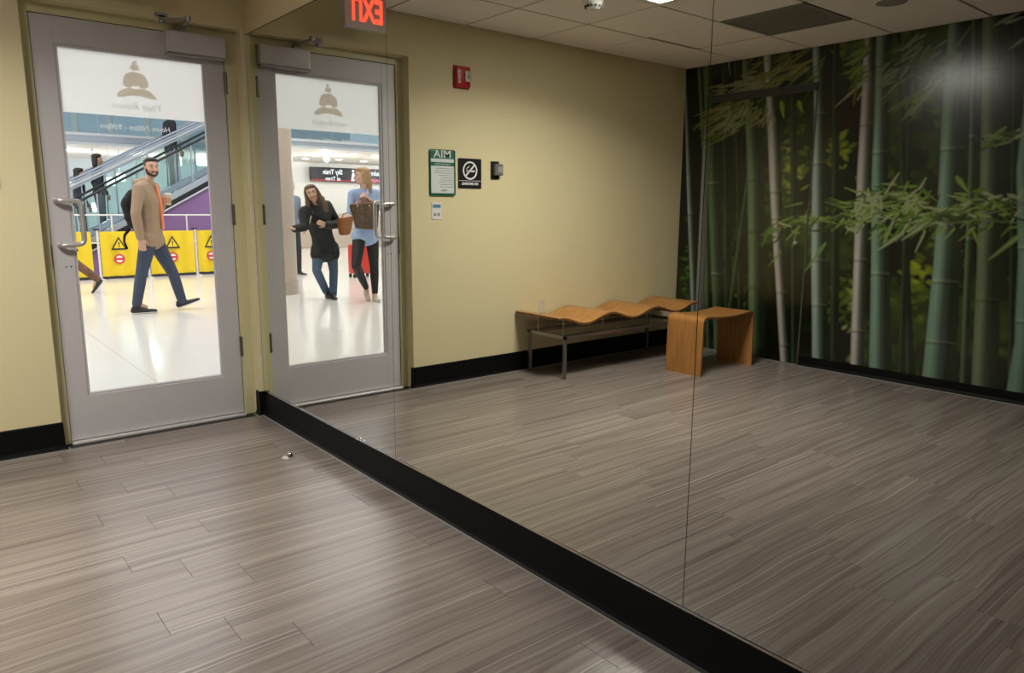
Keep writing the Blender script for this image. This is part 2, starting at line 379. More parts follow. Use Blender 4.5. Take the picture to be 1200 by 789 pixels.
# seated meditation emblem on the film
def ellipse(cx, cz, rx, rz, a0=0, a1=2*math.pi, n=28): return [(cx+rx*math.cos(a0+(a1-a0)*k/(n-1)), cz+rz*math.sin(a0+(a1-a0)*k/(n-1))) for k in range(n)]
ex, ez = -.548, 1.86
yl = (RC+.0270, RC+.0276)
def smooth(pts, it=3):
    for _ in range(it):
        q = []
        for (a, b), (c, e) in zip(pts, pts[1:]+pts[:1]): q += [(.75*a+.25*c, .75*b+.25*e), (.25*a+.75*c, .25*b+.75*e)]
        pts = q
    return pts
bm = B()
legs = smooth([(-.105, -.052), (-.09, -.068), (-.03, -.05), (0, -.046), (.03, -.05), (.09, -.068), (.108, -.052), (.07, -.012), (.03, .004), (-.0, -.008), (-.03, .004), (-.07, -.012)])
torso = smooth([(-.068, .02), (-.05, .003), (-.024, .001), (-.018, .016), (.018, .016), (.024, .001), (.05, .003), (.068, .02), (.058, .07), (.036, .098), (0, .104), (-.036, .098), (-.058, .07)])
headp = ellipse(0, .130, .024, .019); bun = smooth([(-.016, .153), (.016, .153), (.012, .172), (-.004, .175)])
for pl in (legs, torso, headp, bun): prism(bm, [(ex+p*.95, ez+q*.80) for p, q in pl], 'y', *yl)
em = obj('meditation_emblem', bm, mLogo, gp)
text('lettering', 'Yoga Room', mLogoFaint, gp, (ex+.005, RC+.0275, 1.765), .048, (-1, 0, 0), width=.235, shear=.25)
text('lettering', 'Hours 7:00am - 9:00pm', mWhiteV, gp, (-.562, RC+.0275, 1.655), .038, (-1, 0, 0), width=.34, shear=.2)
# inside pull handle
bm = tb(rounded([(-.972, RC+.002, 1.272), (-.972, RC-.045, 1.272), (-.866, RC-.046, 1.268), (-.866, RC-.046, 1.052), (-.972, RC-.045, 1.046), (-.972, RC+.002, 1.046)], .028), .0125, 14)
hd = obj('handle', bm, mSteel, d, True); hd['label'] = 'satin steel D pull handle'
bm = tb(rounded([(-.965, RC+.04, 1.282), (-.965, RC+.095, 1.282), (-.893, RC+.098, 1.28), (-.893, RC+.098, 1.045), (-.965, RC+.095, 1.043), (-.965, RC+.04, 1.043)], .024), .0125, 14); obj('handle', bm, mSteel, d, True)
bm = B()
for q in (0, 1): lathe(bm, [(.004, -.002), (.004, .002)], (-.952+q*.022, RC, .935), 10, 'y')
obj('screw', bm, mDark, d)
obj('lock_strike', bx(XL-.006, XL-.002, RC-.013, RC-.006, .93, 1.05), mBronze, d)
for z in (.42, 1.20, 1.93):
    bm = B(); lathe(bm, [(.0085, -.06), (.0085, .06)], (XR+.004, RC-.008, z), 14); box(bm, XR-.004, XR+.02, RC-.003, RC-.0005, z-.06, z+.06)
    for q in range(4): lathe(bm, [(.0095, -.058+q*.032), (.0095, -.046+q*.032)], (XR+.004, RC-.008, z), 14)
    obj('hinge', bm, mBronze, d, True)
cb = obj('closer', bx(-.40, -.095, RC-.065, RC+.001, 2.055, 2.165, bev=.008, seg=3), mAlu, d, True); cb['label'] = 'grey metal door closer box'
bm = B(); box(bm, -.4005, -.385, RC-.067, RC-.0, 2.056, 2.164, bev=.003); obj('closer_cap', bm, mSteel, cb)
bm = B(); box(bm, -.40, -.098, RC-.06, RC-.0, 2.042, 2.0555, bev=.004); obj('closer_base', bm, mAluD, cb)
ax, ay = -.315, RC-.035
bm = tb([(ax, ay, 2.163), (ax, ay, 2.190)], .014, 12)
el = Vector((-.335, -.135, 2.187)); an = Vector((-.43, -.008, 2.190))
def bar(bm, a, b, wd, th):
    a, b = Vector(a), Vector(b); dx = (b-a).normalized(); s = dx.cross(Vector((0, 0, 1))).normalized()*wd/2; u = Vector((0, 0, th/2))
    A = [bm.verts.new(a+q) for q in (-s-u, s-u, s+u, -s+u)]; D = [bm.verts.new(b+q) for q in (-s-u, s-u, s+u, -s+u)]
    bm.faces.new(A[::-1]); bm.faces.new(D)
    for k in range(4): bm.faces.new((A[k], A[(k+1) % 4], D[(k+1) % 4], D[k]))
bar(bm, (ax, ay, 2.186), el, .026, .008); bar(bm, el+Vector((0, 0, .009)), an+Vector((0, 0, .009)), .024, .008)
tube(bm, [el-Vector((0, 0, .008)), el+Vector((0, 0, .018))], .013, 12); tube(bm, [an-Vector((0, 0, .005)), an+Vector((0, 0, .018))], .012, 12)
box(bm, -.46, -.40, -.012, 0.0, 2.212, 2.23); box(bm, -.445, -.415, -.012, -.002, 2.18, 2.22)
obj('closer_arm', bm, mAluD, cb, True)
obj('threshold', bx(XL-.001, XR+.001, RC-.035, RC+.10, -.005, .008, bev=.002), mThr, d)
obj('door_sweep', bx(XL+.002, XR-.002, RC+.01, RC+.03, .008, ZB+.002), mDark, d)

# floor door stop
t = thing('door_stop', 'small chrome dome door stop screwed to the floor near the door', 'door stop', (-.198, -.83, 0))
bm = B(); prof = [(.023, 0), (.024, .004), (.0225, .012), (.018, .022), (.010, .029), (.002, .031)]; lathe(bm, prof, (-.198, -.83, 0), 24)
for v_ in bm.verts:
    if v_.co.x < -.205: v_.co.x = -.205-(-.205-v_.co.x)*.25
obj('dome', bm, mChrome, t, True); obj('base_plate', lathe(B(), [(.029, 0), (.029, .0025), (.026, .004)], (-.202, -.83, 0), 24), mSteel, t)

# ------------------------------------------------------------------ things on the door wall (seen in the mirror)
mWhite = mat('white_plastic', (.72, .70, .66), .4); mBlack = mat('black_plastic', (.012, .012, .013), .35); mRed = mat('red_enamel', (.42, .018, .02), .32)
mGreen = mat('green_print', (.02, .13, .075), .35); mPaper = mat('pale_print', (.62, .66, .64), .5); mInk = mat('grey_ink', (.22, .25, .24), .6)
t = thing('exit_sign', 'white exit sign with red glowing letters above the glass door', 'exit sign', (-.65, -.175, 2.28))
obj('canopy', bx(-.70, -.60, -.20, -.15, 2.45, 2.4665), mat('sign_canopy', (.6, .6, .58), .45), t)
obj('housing', bx(-.788, -.512, -.20, -.15, 2.282, 2.452, bev=.004), mat('sign_housing', (.62, .62, .60), .45), t)
text('lettering', 'EXIT', emis('exit_red', (1, .045, .02), 2.6), t, (-.65, -.2015, 2.378), .185, (1, 0, 0), width=.225, bold=.005)
t = thing('fire_alarm', 'red fire alarm strobe with a clear lens high on the wall', 'fire alarm', (-1.472, 0, 2.05))
bm = B(); box(bm, -1.535, -1.41, -.035, 0, 2.055, 2.195, bev=.014, seg=3); obj('housing', bm, mRed, t, True)
obj('back_plate', bx(-1.54, -1.405, -.006, 0, 2.05, 2.20, bev=.003), mRed, t)
bm = B(); box(bm, -1.53, -1.477, -.052, -.033, 2.095, 2.165, bev=.007); o = obj('strobe_lens', bm, mat('lens', (.7, .68, .6), .1, metal=.3), t); obj('strobe_bulb', bx(-1.512, -1.497, -.058, -.05, 2.115, 2.145, bev=.003), mChrome, o)
text('lettering', 'FIRE', mWhite, t, (-1.433, -.0355, 2.125), .03, (0, 0, 1), up=(-1, 0, 0), width=.085)
t = thing('notice_sign', 'green bordered notice with room rules on the yellow wall', 'sign', (-1.308, 0, 1.33))
bm = B(); box(bm, -1.412, -1.204, -.008, 0, 1.328, 1.636, bev=.012, seg=3); obj('board', bm, mGreen, t)
obj('panel', bx(-1.402, -1.214, -.0092, -.008, 1.345, 1.575), mPaper, t)
obj('header_strip', bx(-1.402, -1.214, -.0102, -.0092, 1.528, 1.552), mGreen, t)
text('lettering', 'MIA', mPaper, t, (-1.308, -.0085, 1.604), .072, (1, 0, 0), width=.14, bold=.0006)
text('lettering', 'Yoga Room Rules', mPaper, t, (-1.308, -.0106, 1.540), .018, (1, 0, 0), width=.13)
text('lettering', 'MIA', mBlack, t, (-1.32, -.0096, 1.363), .018, (1, 0, 0), width=.05)
rnd = random.Random(4)
for k in range(9):
    L_ = rnd.uniform(.10, .165); obj('print_line', bx(-1.398, -1.398+L_, -.0097, -.0092, 1.385+k*.0155, 1.3885+k*.0155), mInk, t)
t = thing('no_smoking_sign', 'square black no smoking sign with white crossed cigarette symbol', 'sign', (-1.542, 0, 1.38))
obj('board', bx(-1.643, -1.441, -.006, 0, 1.381, 1.588, bev=.004), mBlack, t)
mWp = mat('white_print', (.8, .8, .78), .45)
sx, sz = -1.542, 1.505; yy = -.0072
bm = B(); n = 40
for r0, r1 in ((.052, .063),):
    for k in range(n):
        a, b = 2*math.pi*k/n, 2*math.pi*(k+1)/n
        q = [bm.verts.new((sx+r*math.cos(w_), yy, sz+r*math.sin(w_))) for r, w_ in ((r0, a), (r1, a), (r1, b), (r0, b))]; bm.faces.new(q)
bmesh.ops.remove_doubles(bm, verts=bm.verts, dist=1e-5)
ca, sa = math.cos(math.radians(-45)), math.sin(math.radians(-45))
def rq(l, w2): return [(sx+ca*p-sa*q, sz+sa*p+ca*q) for p, q in ((-l, -w2), (l, -w2), (l, w2), (-l, w2))]
prism(bm, rq(.054, .006), 'y', yy, yy+.001)
box(bm, sx-.04, sx+.018, yy, yy+.0008, sz-.010, sz+.002); box(bm, sx+.021, sx+.025, yy, yy+.0008, sz-.010, sz+.002); box(bm, sx+.028, sx+.032, yy, yy+.0008, sz-.010, sz+.002)
obj('symbol', bm, mWp, t)
bm = tb([(sx+.03, yy, sz+.006), (sx+.026, yy, sz+.018), (sx+.012, yy, sz+.022), (sx+.01, yy, sz+.034)], .003, 6); obj('smoke_mark', bm, mWp, t)
obj('divider_line', bx(-1.638, -1.446, -.0068, -.006, 1.433, 1.4355), mWp, t)
text('lettering', 'NO SMOKING', mWp, t, (sx, -.0068, 1.413), .024, (1, 0, 0), width=.14, bold=.0008)
t = thing('thermostat', 'small grey card reader box on a black wall plate', 'thermostat', (-1.78, 0, 1.46))
obj('wall_plate', bx(-1.80, -1.728, -.012, 0, 1.452, 1.578, bev=.003), mBlack, t)
b_ = obj('body', bx(-1.815, -1.742, -.042, -.012, 1.478, 1.558, bev=.004), mat('thermostat_grey', (.15, .15, .14), .4), t)
obj('display', bx(-1.808, -1.768, -.0435, -.042, 1.50, 1.54), mat('display_grey', (.3, .32, .28), .3), b_)
t = thing('instruction_card', 'small white card with blue print below the green notice', 'card', (-1.26, 0, 1.163))
obj('card', bx(-1.30, -1.22, -.004, 0, 1.165, 1.283, bev=.001), mWhite, t)
obj('print_band', bx(-1.292, -1.228, -.0046, -.004, 1.245, 1.268), mat('blue_print', (.08, .25, .34), .5), t)
obj('print_mark', box(bx(-1.285, -1.265, -.0046, -.004, 1.19, 1.21), -1.255, -1.235, -.0046, -.004, 1.19, 1.21), mInk, t)
t = thing('wall_outlet', 'pale electrical outlet plate on the wall behind the wavy bench', 'outlet', (-2.24, 0, .43))
obj('cover_plate', bx(-2.278, -2.205, -.006, 0, .432, .548, bev=.002), mat('outlet_plate', (.62, .57, .40), .45), t)
for z in (.465, .515):
    q = obj('socket', bx(-2.258, -2.225, -.0075, -.006, z-.016, z+.016, bev=.0005), mat('socket', (.55, .52, .46), .4), t)
t = thing('smoke_detector', 'white round smoke detector on the ceiling near the door', 'smoke detector', (-1.70, -1.03, CZ))
sd = (-1.70, -1.03, CZ)
obj('base', lathe(B(), [(.072, -.0), (.072, -.012), (.06, -.018)], sd, 28), mWhite, t, True)
obj('body', lathe(B(), [(.058, -.012), (.052, -.035), (.044, -.055), (.03, -.066), (.01, -.068)], sd, 28), mWhite, t, True)
bm = B()
for k in range(12):
    a = k*math.pi/6; x, y = sd[0]+.047*math.cos(a), sd[1]+.047*math.sin(a); box(bm, x-.006, x+.006, y-.006, y+.006, CZ-.056, CZ-.044)
obj('vent_slot', bm, mBlack, t)
t = tag(obj('ceiling_speaker', lathe(B(), [(.085, 0), (.085, -.005), (.07, -.009), (.01, -.01)], (-3.10, -2.12, CZ), 32), mat('speaker_grey', (.30, .27, .24), .6, bump=.4, bscale=600), None, True), 'flat round grey cover on the ceiling near the bamboo wall', 'ceiling cover')

# ------------------------------------------------------------------ wavy bench
t = thing('wavy_bench', 'long honey wood bench with a wavy top on a steel frame against the yellow wall', 'bench', (-2.77, -.25, 0))
def wz(x): return .446+.028*math.cos(2*math.pi*(x-1.98)/.528)
q = .011; n = 72; xs = [1.96+(3.575-1.96)*k/n for k in range(n+1)]
def sheet(off, th, y0, y1):
    bm = B(); R = []
    for x in xs:
        z = wz(x)+off; R.append([bm.verts.new((-x, y, z_)) for y, z_ in ((y0, z), (y1, z), (y1, z-th), (y0, z-th))])
    for A, D in zip(R, R[1:]):
        for k in range(4): bm.faces.new((A[k], A[(k+1) % 4], D[(k+1) % 4], D[k]))
    bm.faces.new(R[0][::-1]); bm.faces.new(R[-1]); return bm
st = obj('seat', sheet(0, .004, -.50, -.015), mWood, t, True)
obj('seat_core', sheet(-.004, .013, -.4995, -.0155), mPlyE, st, True)
fr = obj('frame', B(), mSteel, t)
bm = B(); q = .011
mFr = mat('bench_steel', (.30, .29, .27), .3, metal=.9)
box(bm, -3.47, -2.06, -.46, -.46+2*q, .30, .325); box(bm, -3.47, -2.06, -.07, -.07+2*q, .30, .325)
box(bm, -2.06-2*q, -2.06, -.46, -.042, .30, .3252); box(bm, -3.47, -3.47+2*q, -.46, -.042, .30, .3252)
bpy.data.objects.remove(fr); obj('frame', bm, mFr, t)
for x in (-2.074, -3.456):
    for y in (-.446, -.056):
        lg = obj('leg', bx(x-q, x+q, y-q, y+q, .012, .302), mFr, t)
        obj('foot', lathe(B(), [(.018, 0), (.018, .006), (.006, .008), (.006, .014)], (x, y, 0), 16), mChrome, lg)
for x in (2.10, 2.52, 3.04, 3.44):
    for y in (-.12, -.40): obj('support_rod', tb([(-x, y, .322), (-x, y, wz(x)-.015)], .004, 8), mSteel, t)
for y in (-.12, -.40): obj('cross_bar', bx(-3.46, -2.07, y-.006, y+.006, .308, .32), mFr, t)

# ------------------------------------------------------------------ bent plywood stool
t = thing('bentwood_stool', 'low honey bentwood stool with U shaped sides beside the wavy bench', 'stool', (-3.26, -.86, 0))
yA, yB_ = -1.03, -.70
path = [(-2.928, 0), (-2.935, .20), (-2.934, .452), (-3.27, .436), (-3.605, .452), (-3.613, .20), (-3.618, 0)]
P3 = rounded([(a, 0, b) for a, b in (path[0], path[2])]+[(path[4][0], 0, path[4][1]), (path[6][0], 0, path[6][1])], .055, 8)
P3 = [Vector((p.x, 0, p.z-.014*max(0, 1-((p.x+3.27)/.27)**2) if abs(p.x+3.27) < .27 else p.z)) for p in P3]
# subdivide the top for the dish
out = []
for a, b in zip(P3, P3[1:]):
    m_ = 14 if (b-a).length > .3 and abs(a.z-b.z) < .05 else 1
    for k in range(m_): out.append(a.lerp(b, k/m_))
out.append(P3[-1])
out = [Vector((p.x, 0, p.z-(.016*max(0, 1-((p.x+3.275)/.25)**2) if p.z > .44 else 0))) for p in out]
def shell(path, th, y0, y1, off):
    bm = B(); R = []
    for i, p in enumerate(path):
        a = path[max(0, i-1)]; b = path[min(len(path)-1, i+1)]; d_ = (b-a).normalized(); nn = Vector((d_.z, 0, -d_.x))
        if nn.dot(Vector((-3.27, 0, .2))-p) < 0: nn = -nn
        o0, o1 = p+nn*off, p+nn*(off+th)
        R.append([bm.verts.new((o.x, y, o.z)) for o, y in ((o0, y0), (o0, y1), (o1, y1), (o1, y0))])
    for A, D in zip(R, R[1:]):
        for k in range(4): bm.faces.new((A[k], A[(k+1) % 4], D[(k+1) % 4], D[k]))
    bm.faces.new(R[0][::-1]); bm.faces.new(R[-1]); return bm
sh = obj('bent_shell', shell(out, .016, yA, yB_, 0), mWoodV, t, True)
sh2 = obj('edge_band', shell(out, .010, yA-.0006, yB_+.0006, .003), mPlyE, t, True)

# ------------------------------------------------------------------ bamboo mural (flat print on the left wall)
RES = .0072
ny, nz = int(7.0/RES), int((CZ)/RES)
YY, ZZ = np.meshgrid(-np.arange(ny+1)*(7.0/ny), np.arange(nz+1)*(CZ/nz))      # rows z, cols y
rs = np.random.RandomState(7)
def noise2(freqy, freqz, seed):
    r = np.random.RandomState(seed); A = r.rand(int(7*freqy)+3, int(3*freqz)+3)
    fy, fz = -YY*freqy, ZZ*freqz; iy, iz = fy.astype(int), fz.astype(int); ty, tz = fy-iy, fz-iz
    ty = ty*ty*(3-2*ty); tz = tz*tz*(3-2*tz)
    return (A[iy, iz]*(1-ty)+A[iy+1, iz]*ty)*(1-tz)+(A[iy, iz+1]*(1-ty)+A[iy+1, iz+1]*ty)*tz
img = np.zeros(YY.shape+(3,)); n1 = noise2(2, 2, 1)*.6+noise2(6, 5, 2)*.4
img += np.array([.010, .012, .005]); g_ = np.clip(n1*.7+noise2(18, 16, 9)*.3-.44, 0, 1)[..., None]; img += g_*np.array([.13, .22, .035])
n2 = noise2(14, 12, 3); img += (np.clip(n2-.7, 0, 1)*np.clip(n1-.45, 0, 1)*1.6)[..., None]*np.array([.5, .6, .08])
def blend(mask, col):
    global img
    img = img*(1-mask[..., None])+np.array(col)*mask[..., None]
def blob(y, z, ry, rz, col, a=1., soft=.5, ang=0):
    c_, s_ = math.cos(ang), math.sin(ang); R = max(ry, rz)*1.7+.02
    i0, i1 = max(0, int((z-R)/CZ*nz)), min(nz+1, int((z+R)/CZ*nz)+2); j0, j1 = max(0, int((-y-R)/7*ny)), min(ny+1, int((-y+R)/7*ny)+2)
    if i0 >= i1 or j0 >= j1: return
    dy = YY[i0:i1, j0:j1]-y; dz = ZZ[i0:i1, j0:j1]-z; p = (dy*c_+dz*s_)/ry; q = (-dy*s_+dz*c_)/rz
    m = np.clip((1-(p*p+q*q))/soft, 0, 1)*a; img[i0:i1, j0:j1] = img[i0:i1, j0:j1]*(1-m[..., None])+np.array(col)*m[..., None]
YG = (.34, .40, .03); YGd = (.13, .19, .02); OLV = (.20, .22, .06)
def foliage(u, v, ru, rv, n, col, size=.03):
    for _ in range(n):
        a, b = rs.normal(0, .5, 2); y, z = mur(u+a*ru, v+b*rv); f = rs.uniform(.5, 1.2)
        blob(y, z, size*rs.uniform(.9, 1.9), size*.6*rs.uniform(.8, 1.5), [c*f*.9 for c in col], .62, 1.0, rs.uniform(-1, 1))
for q in ((925, 205, 16, 34, 34, (.33, .38, .07)), (960, 190, 22, 25, 20, YGd), (985, 180, 16, 30, 22, YG), (985, 360, 20, 34, 34, YGd), (1000, 345, 14, 20, 16, (.3, .33, .06)),
          (1078, 325, 24, 22, 30, YG), (1075, 345, 30, 40, 24, YGd), (1090, 300, 36, 20, 20, YGd), (1080, 130, 30, 24, 20, YGd), (1075, 118, 12, 8, 8, YG), (985, 60, 14, 10, 6, YG), (1000, 85, 14, 10, 6, YG),
          (1000, 400, 12, 24, 12, (.40, .42, .20)), (955, 250, 20, 20, 14, YGd), (1165, 250, 30, 22, 14, YGd), (803, 320, 6, 60, 18, (.10, .25, .03)), (850, 330, 14, 50, 16, (.14, .22, .03)), (935, 150, 22, 24, 14, YGd),
          (1110, 330, 20, 40, 14, YGd), (1050, 200, 30, 40, 16, (.06, .09, .015))): foliage(*q)
for _ in range(260): blob(rs.uniform(-7, -2.9), rs.uniform(.2, 2.3), rs.uniform(.02, .06), rs.uniform(.01, .03), [c*rs.uniform(.3, 1) for c in YG], .7, .8, rs.uniform(-1, 1))
def culm(edges, lit, shade, nodes=(), sharp=.035, litpos=.22, nodecol=(.42, .42, .30)):
    E_ = sorted([(mur(l, v)[1], mur(l, v)[0], mur(r, v)[0]) for l, r, v in edges])
    zs = [e[0] for e in E_]; zz = ZZ[:, 0]
    def ext(vals):
        o = np.interp(zz, zs, vals)
        if len(zs) > 1:
            s0 = (vals[1]-vals[0])/(zs[1]-zs[0]); s1 = (vals[-1]-vals[-2])/(zs[-1]-zs[-2])
            o = np.where(zz < zs[0], vals[0]+(zz-zs[0])*s0, o); o = np.where(zz > zs[-1], vals[-1]+(zz-zs[-1])*s1, o)
        return o
    paint_culm(ext([e[1] for e in E_]), ext([e[2] for e in E_]), lit, shade, [mur(edges[0][0], v)[1] for v in nodes], sharp, litpos, nodecol)
def paint_culm(yl, yr, lit, shade, nz_, sharp=.035, litpos=.22, nodecol=(.42, .42, .30)):
    global img
    t = (yl[:, None]-YY)/np.maximum(1e-4, (yl-yr))[:, None]
    wd = np.maximum(.02, (yl-yr))[:, None]; sh_ = np.minimum(.45, sharp*.25/wd)
    m = np.clip(t/sh_, 0, 1)*np.clip((1-t)/(sh_*1.6), 0, 1)
    prof = np.clip(1-np.abs(t-litpos)/.25, 0, 1)**.8*.45+np.clip(1-(t-litpos)/.50, 0, 1)**1.2*.55
    prof = np.where(t < litpos, .75+.25*t/litpos, prof)
    col = np.array(shade)*(1-prof[..., None])+np.array(lit)*prof[..., None]
    streak = .9+.2*noise2(40, 1.2, int(abs(yl[0])*1000) % 997+5); col = col*streak[..., None]
    for z in nz_:
        dz = ZZ-z-(.004*np.sin(t*3)); b = np.exp(-(dz/.008)**2)*.55; dk = np.exp(-((dz+.018)/.010)**2)*.35; wg = np.exp(-(dz/.05)**2)*.25
        col = col*(1-dk[..., None]); col = col*(1-b[..., None])+np.array(nodecol)*(b*(.25+.75*prof))[..., None]; col = col*(1+wg[..., None]*.35)
    img = img*(1-m[..., None])+col*m[..., None]
PALE = (.32, .41, .37); TEAL = (.22, .34, .26); GRN = (.16, .24, .12); PINK = (.48, .45, .42); DK = (.018, .028, .014); OLG = (.19, .23, .13)
dim = lambda c, f: tuple(x*f for x in c)
for e in (((845, 855, 80), (848, 858, 360)), ((888, 893, 90), (884, 890, 400)), ((925, 934, 110), (926, 936, 400)), ((975, 985, 80), (972, 984, 400)), ((1050, 1058, 60), (1060, 1072, 420)), ((1064, 1070, 100), (1052, 1062, 420)), ((1185, 1196, 60), (1180, 1190, 430)), ((860, 866, 100), (864, 872, 380))):
    culm(e, dim(GRN, .30), dim(DK, .5))
culm(((872, 878, 221), (853, 860, 355)), dim(GRN, .55), DK)
culm(((818, 826, 100), (824, 831, 210), (826, 833, 350)), dim(GRN, .8), DK, (170, 240))
culm(((803, 810, 160), (804, 813, 210), (809, 818, 350)), dim(PALE, 1.05), DK, (250,), nodecol=(.5, .5, .4))
culm(((828, 837, 100), (822, 831, 200), (815, 827, 350)), (.30, .32, .29), (.12, .13, .11), ())
culm(((828, 845, 200), (834, 849, 355)), dim(GRN, .75), DK, (215, 320))
culm(((869, 883, 70), (873, 890, 144), (875, 896, 211), (876, 896, 300), (877, 897, 415)), GRN, DK, (211, 270, 335), nodecol=(.1, .12, .06))
culm(((897, 911, 118), (899, 915, 160), (901, 917, 217), (904, 918, 270), (908, 921, 330), (913, 926, 416)), PINK, DK, (224, 255, 340, 400), litpos=.3)
culm(((951, 966, 30), (953, 969, 130), (951, 969, 200), (950, 969, 304), (951, 971, 408)), PALE, DK, (134, 191, 304, 356), litpos=.25)
culm(((1012, 1026, 30), (1010, 1026, 100), (1004, 1022, 200), (1000, 1017, 300), (996, 1014, 415)), PINK, dim(DK, 1.5), (145, 304, 388), litpos=.28)
culm(((1026, 1046, 47), (1024, 1043, 134), (1021, 1042, 200), (1020, 1044, 320), (1018, 1046, 420)), TEAL, DK, (100, 178, 320), litpos=.24)
culm(((1110, 1137, 40), (1103, 1135, 134), (1100, 1131, 200), (1094, 1128, 300), (1085, 1124, 390), (1080, 1122, 440)), TEAL, DK, (174, 330, 402), litpos=.2)
culm(((1137, 1148, 60), (1134, 1145, 200), (1126, 1137, 400)), dim(GRN, .8), DK, (160, 280))
culm(((1150, 1180, 38), (1148, 1178, 200), (1143, 1174, 330), (1138, 1172, 440)), OLG, DK, (80, 350), nodecol=(.2, .2, .1), litpos=.22)
culm(((1199, 1225, 120), (1190, 1216, 200), (1192, 1226, 300), (1188, 1226, 400), (1180, 1224, 450)), dim(TEAL, .9), DK, (290, 376))
y = -3.0
while y > -6.9:
    wd = rs.uniform(.05, .16); tilt = rs.uniform(-.03, .03); f = rs.uniform(.5, 1.1)
    paint_culm(y+tilt*ZZ[:, 0], y-wd+tilt*ZZ[:, 0], dim((TEAL, PALE, GRN, OLG)[rs.randint(4)], f), DK, list(rs.uniform(.2, 2.3, 3))); y -= wd+rs.uniform(.04, .25)
def leaf(u0, v0, u1, v1, wpx, col, a=.95):
    p, q = np.array(mur(u0, v0)), np.array(mur(u1, v1)); L_ = np.linalg.norm(q-p); c = (p+q)/2; wd = wpx*.0066
    ang = math.atan2(q[1]-p[1], q[0]-p[0]); i0, i1 = max(0, int((c[1]-L_*.6)/CZ*nz)), min(nz+1, int((c[1]+L_*.6)/CZ*nz)+2); j0, j1 = max(0, int((-c[0]-L_*.6)/7*ny)), min(ny+1, int((-c[0]+L_*.6)/7*ny)+2)
    if i0 >= i1 or j0 >= j1: return
    dy = YY[i0:i1, j0:j1]-p[0]; dz = ZZ[i0:i1, j0:j1]-p[1]; s = (dy*math.cos(ang)+dz*math.sin(ang))/max(L_, 1e-3); r = np.abs(-dy*math.sin(ang)+dz*math.cos(ang))
    hw = wd*np.clip(s*4, 0, 1)**.6*np.clip((1-s)*1.5, 0, 1)**.9*.5+.0048; m = np.clip(1.25-(r/hw), 0, 1)*(s > 0)*(s < 1)*a
    img[i0:i1, j0:j1] = img[i0:i1, j0:j1]*(1-m[..., None])+np.array(col)*m[..., None]
LC = [(.12, .20, .03), (.17, .26, .045), (.24, .31, .10), (.06, .12, .02), (.34, .37, .22), (.03, .06, .01)]
def sprays(pts, n, lmin, lmax, amin, amax, spread, cols=LC, w=1.7):
    for _ in range(n):
        k = rs.randint(len(pts)-1); t = rs.rand(); u = pts[k][0]*(1-t)+pts[k+1][0]*t+rs.normal(0, spread*.6); v_ = pts[k][1]*(1-t)+pts[k+1][1]*t+rs.normal(0, spread)
        a = math.radians(rs.uniform(amin, amax)); L_ = rs.uniform(lmin, lmax); leaf(u, v_, u+L_*math.cos(a), v_+L_*math.sin(a), w*rs.uniform(.7, 1.6), cols[rs.randint(len(cols))])
def twig(pts, col=(.16, .17, .09), w=.8):
    for a, b in zip(pts, pts[1:]): leaf(a[0]-(b[0]-a[0])*.1, a[1]-(b[1]-a[1])*.1, b[0]+(b[0]-a[0])*.2, b[1]+(b[1]-a[1])*.2, w, col)
# the long spray across the middle
M1 = [(905, 268), (940, 262), (975, 255), (1010, 243), (1040, 232), (1070, 234), (1085, 232)]; M2 = [(1040, 268), (1075, 262), (1100, 250), (1130, 240), (1160, 236), (1200, 238)]; M3 = [(1000, 262), (1030, 250), (1070, 248), (1110, 262), (1150, 258), (1200, 262)]
for m_ in (M1, M2, M3): twig(m_)
twig([(1035, 285), (1060, 272), (1090, 258), (1120, 246)]); twig([(1110, 245), (1150, 252), (1200, 240)])
sprays(M1, 90, 12, 30, 125, 205, 8); sprays(M1, 40, 10, 24, -60, 30, 7); sprays(M2, 80, 12, 30, 110, 200, 8); sprays(M2, 30, 10, 28, -70, 60, 8); sprays(M3, 70, 10, 26, 120, 200, 7)
sprays([(1010, 238), (1030, 232)], 26, 6, 12, 0, 360, 5, [(.34, .36, .2)]); sprays([(1060, 238), (1075, 240)], 22, 6, 12, 0, 360, 5, [(.30, .33, .16)])
for q in ((1065, 212, 1056, 232, 2.5, LC[1]), (1120, 206, 1135, 226, 5, (.22, .34, .06)), (1148, 220, 1138, 240, 3, LC[0]), (1080, 222, 1098, 236, 3, LC[0]), (1085, 262, 1056, 282, 3.5, (.34, .38, .22)), (1200, 272, 1158, 305, 4, (.24, .32, .12)),
          (1060, 272, 1028, 294, 4, (.32, .38, .2)), (968, 284, 942, 320, 4, (.16, .28, .08)), (915, 268, 893, 277, 4, (.14, .24, .06)), (900, 270, 892, 290, 3, LC[0]), (935, 265, 928, 290, 3, LC[1]), (1180, 228, 1200, 234, 3.5, (.28, .32, .2)), (1140, 270, 1148, 290, 3, (.2, .26, .06))): leaf(*q)
blob(*mur(931, 283), .018, .014, (.18, .16, .14), 1, .4)
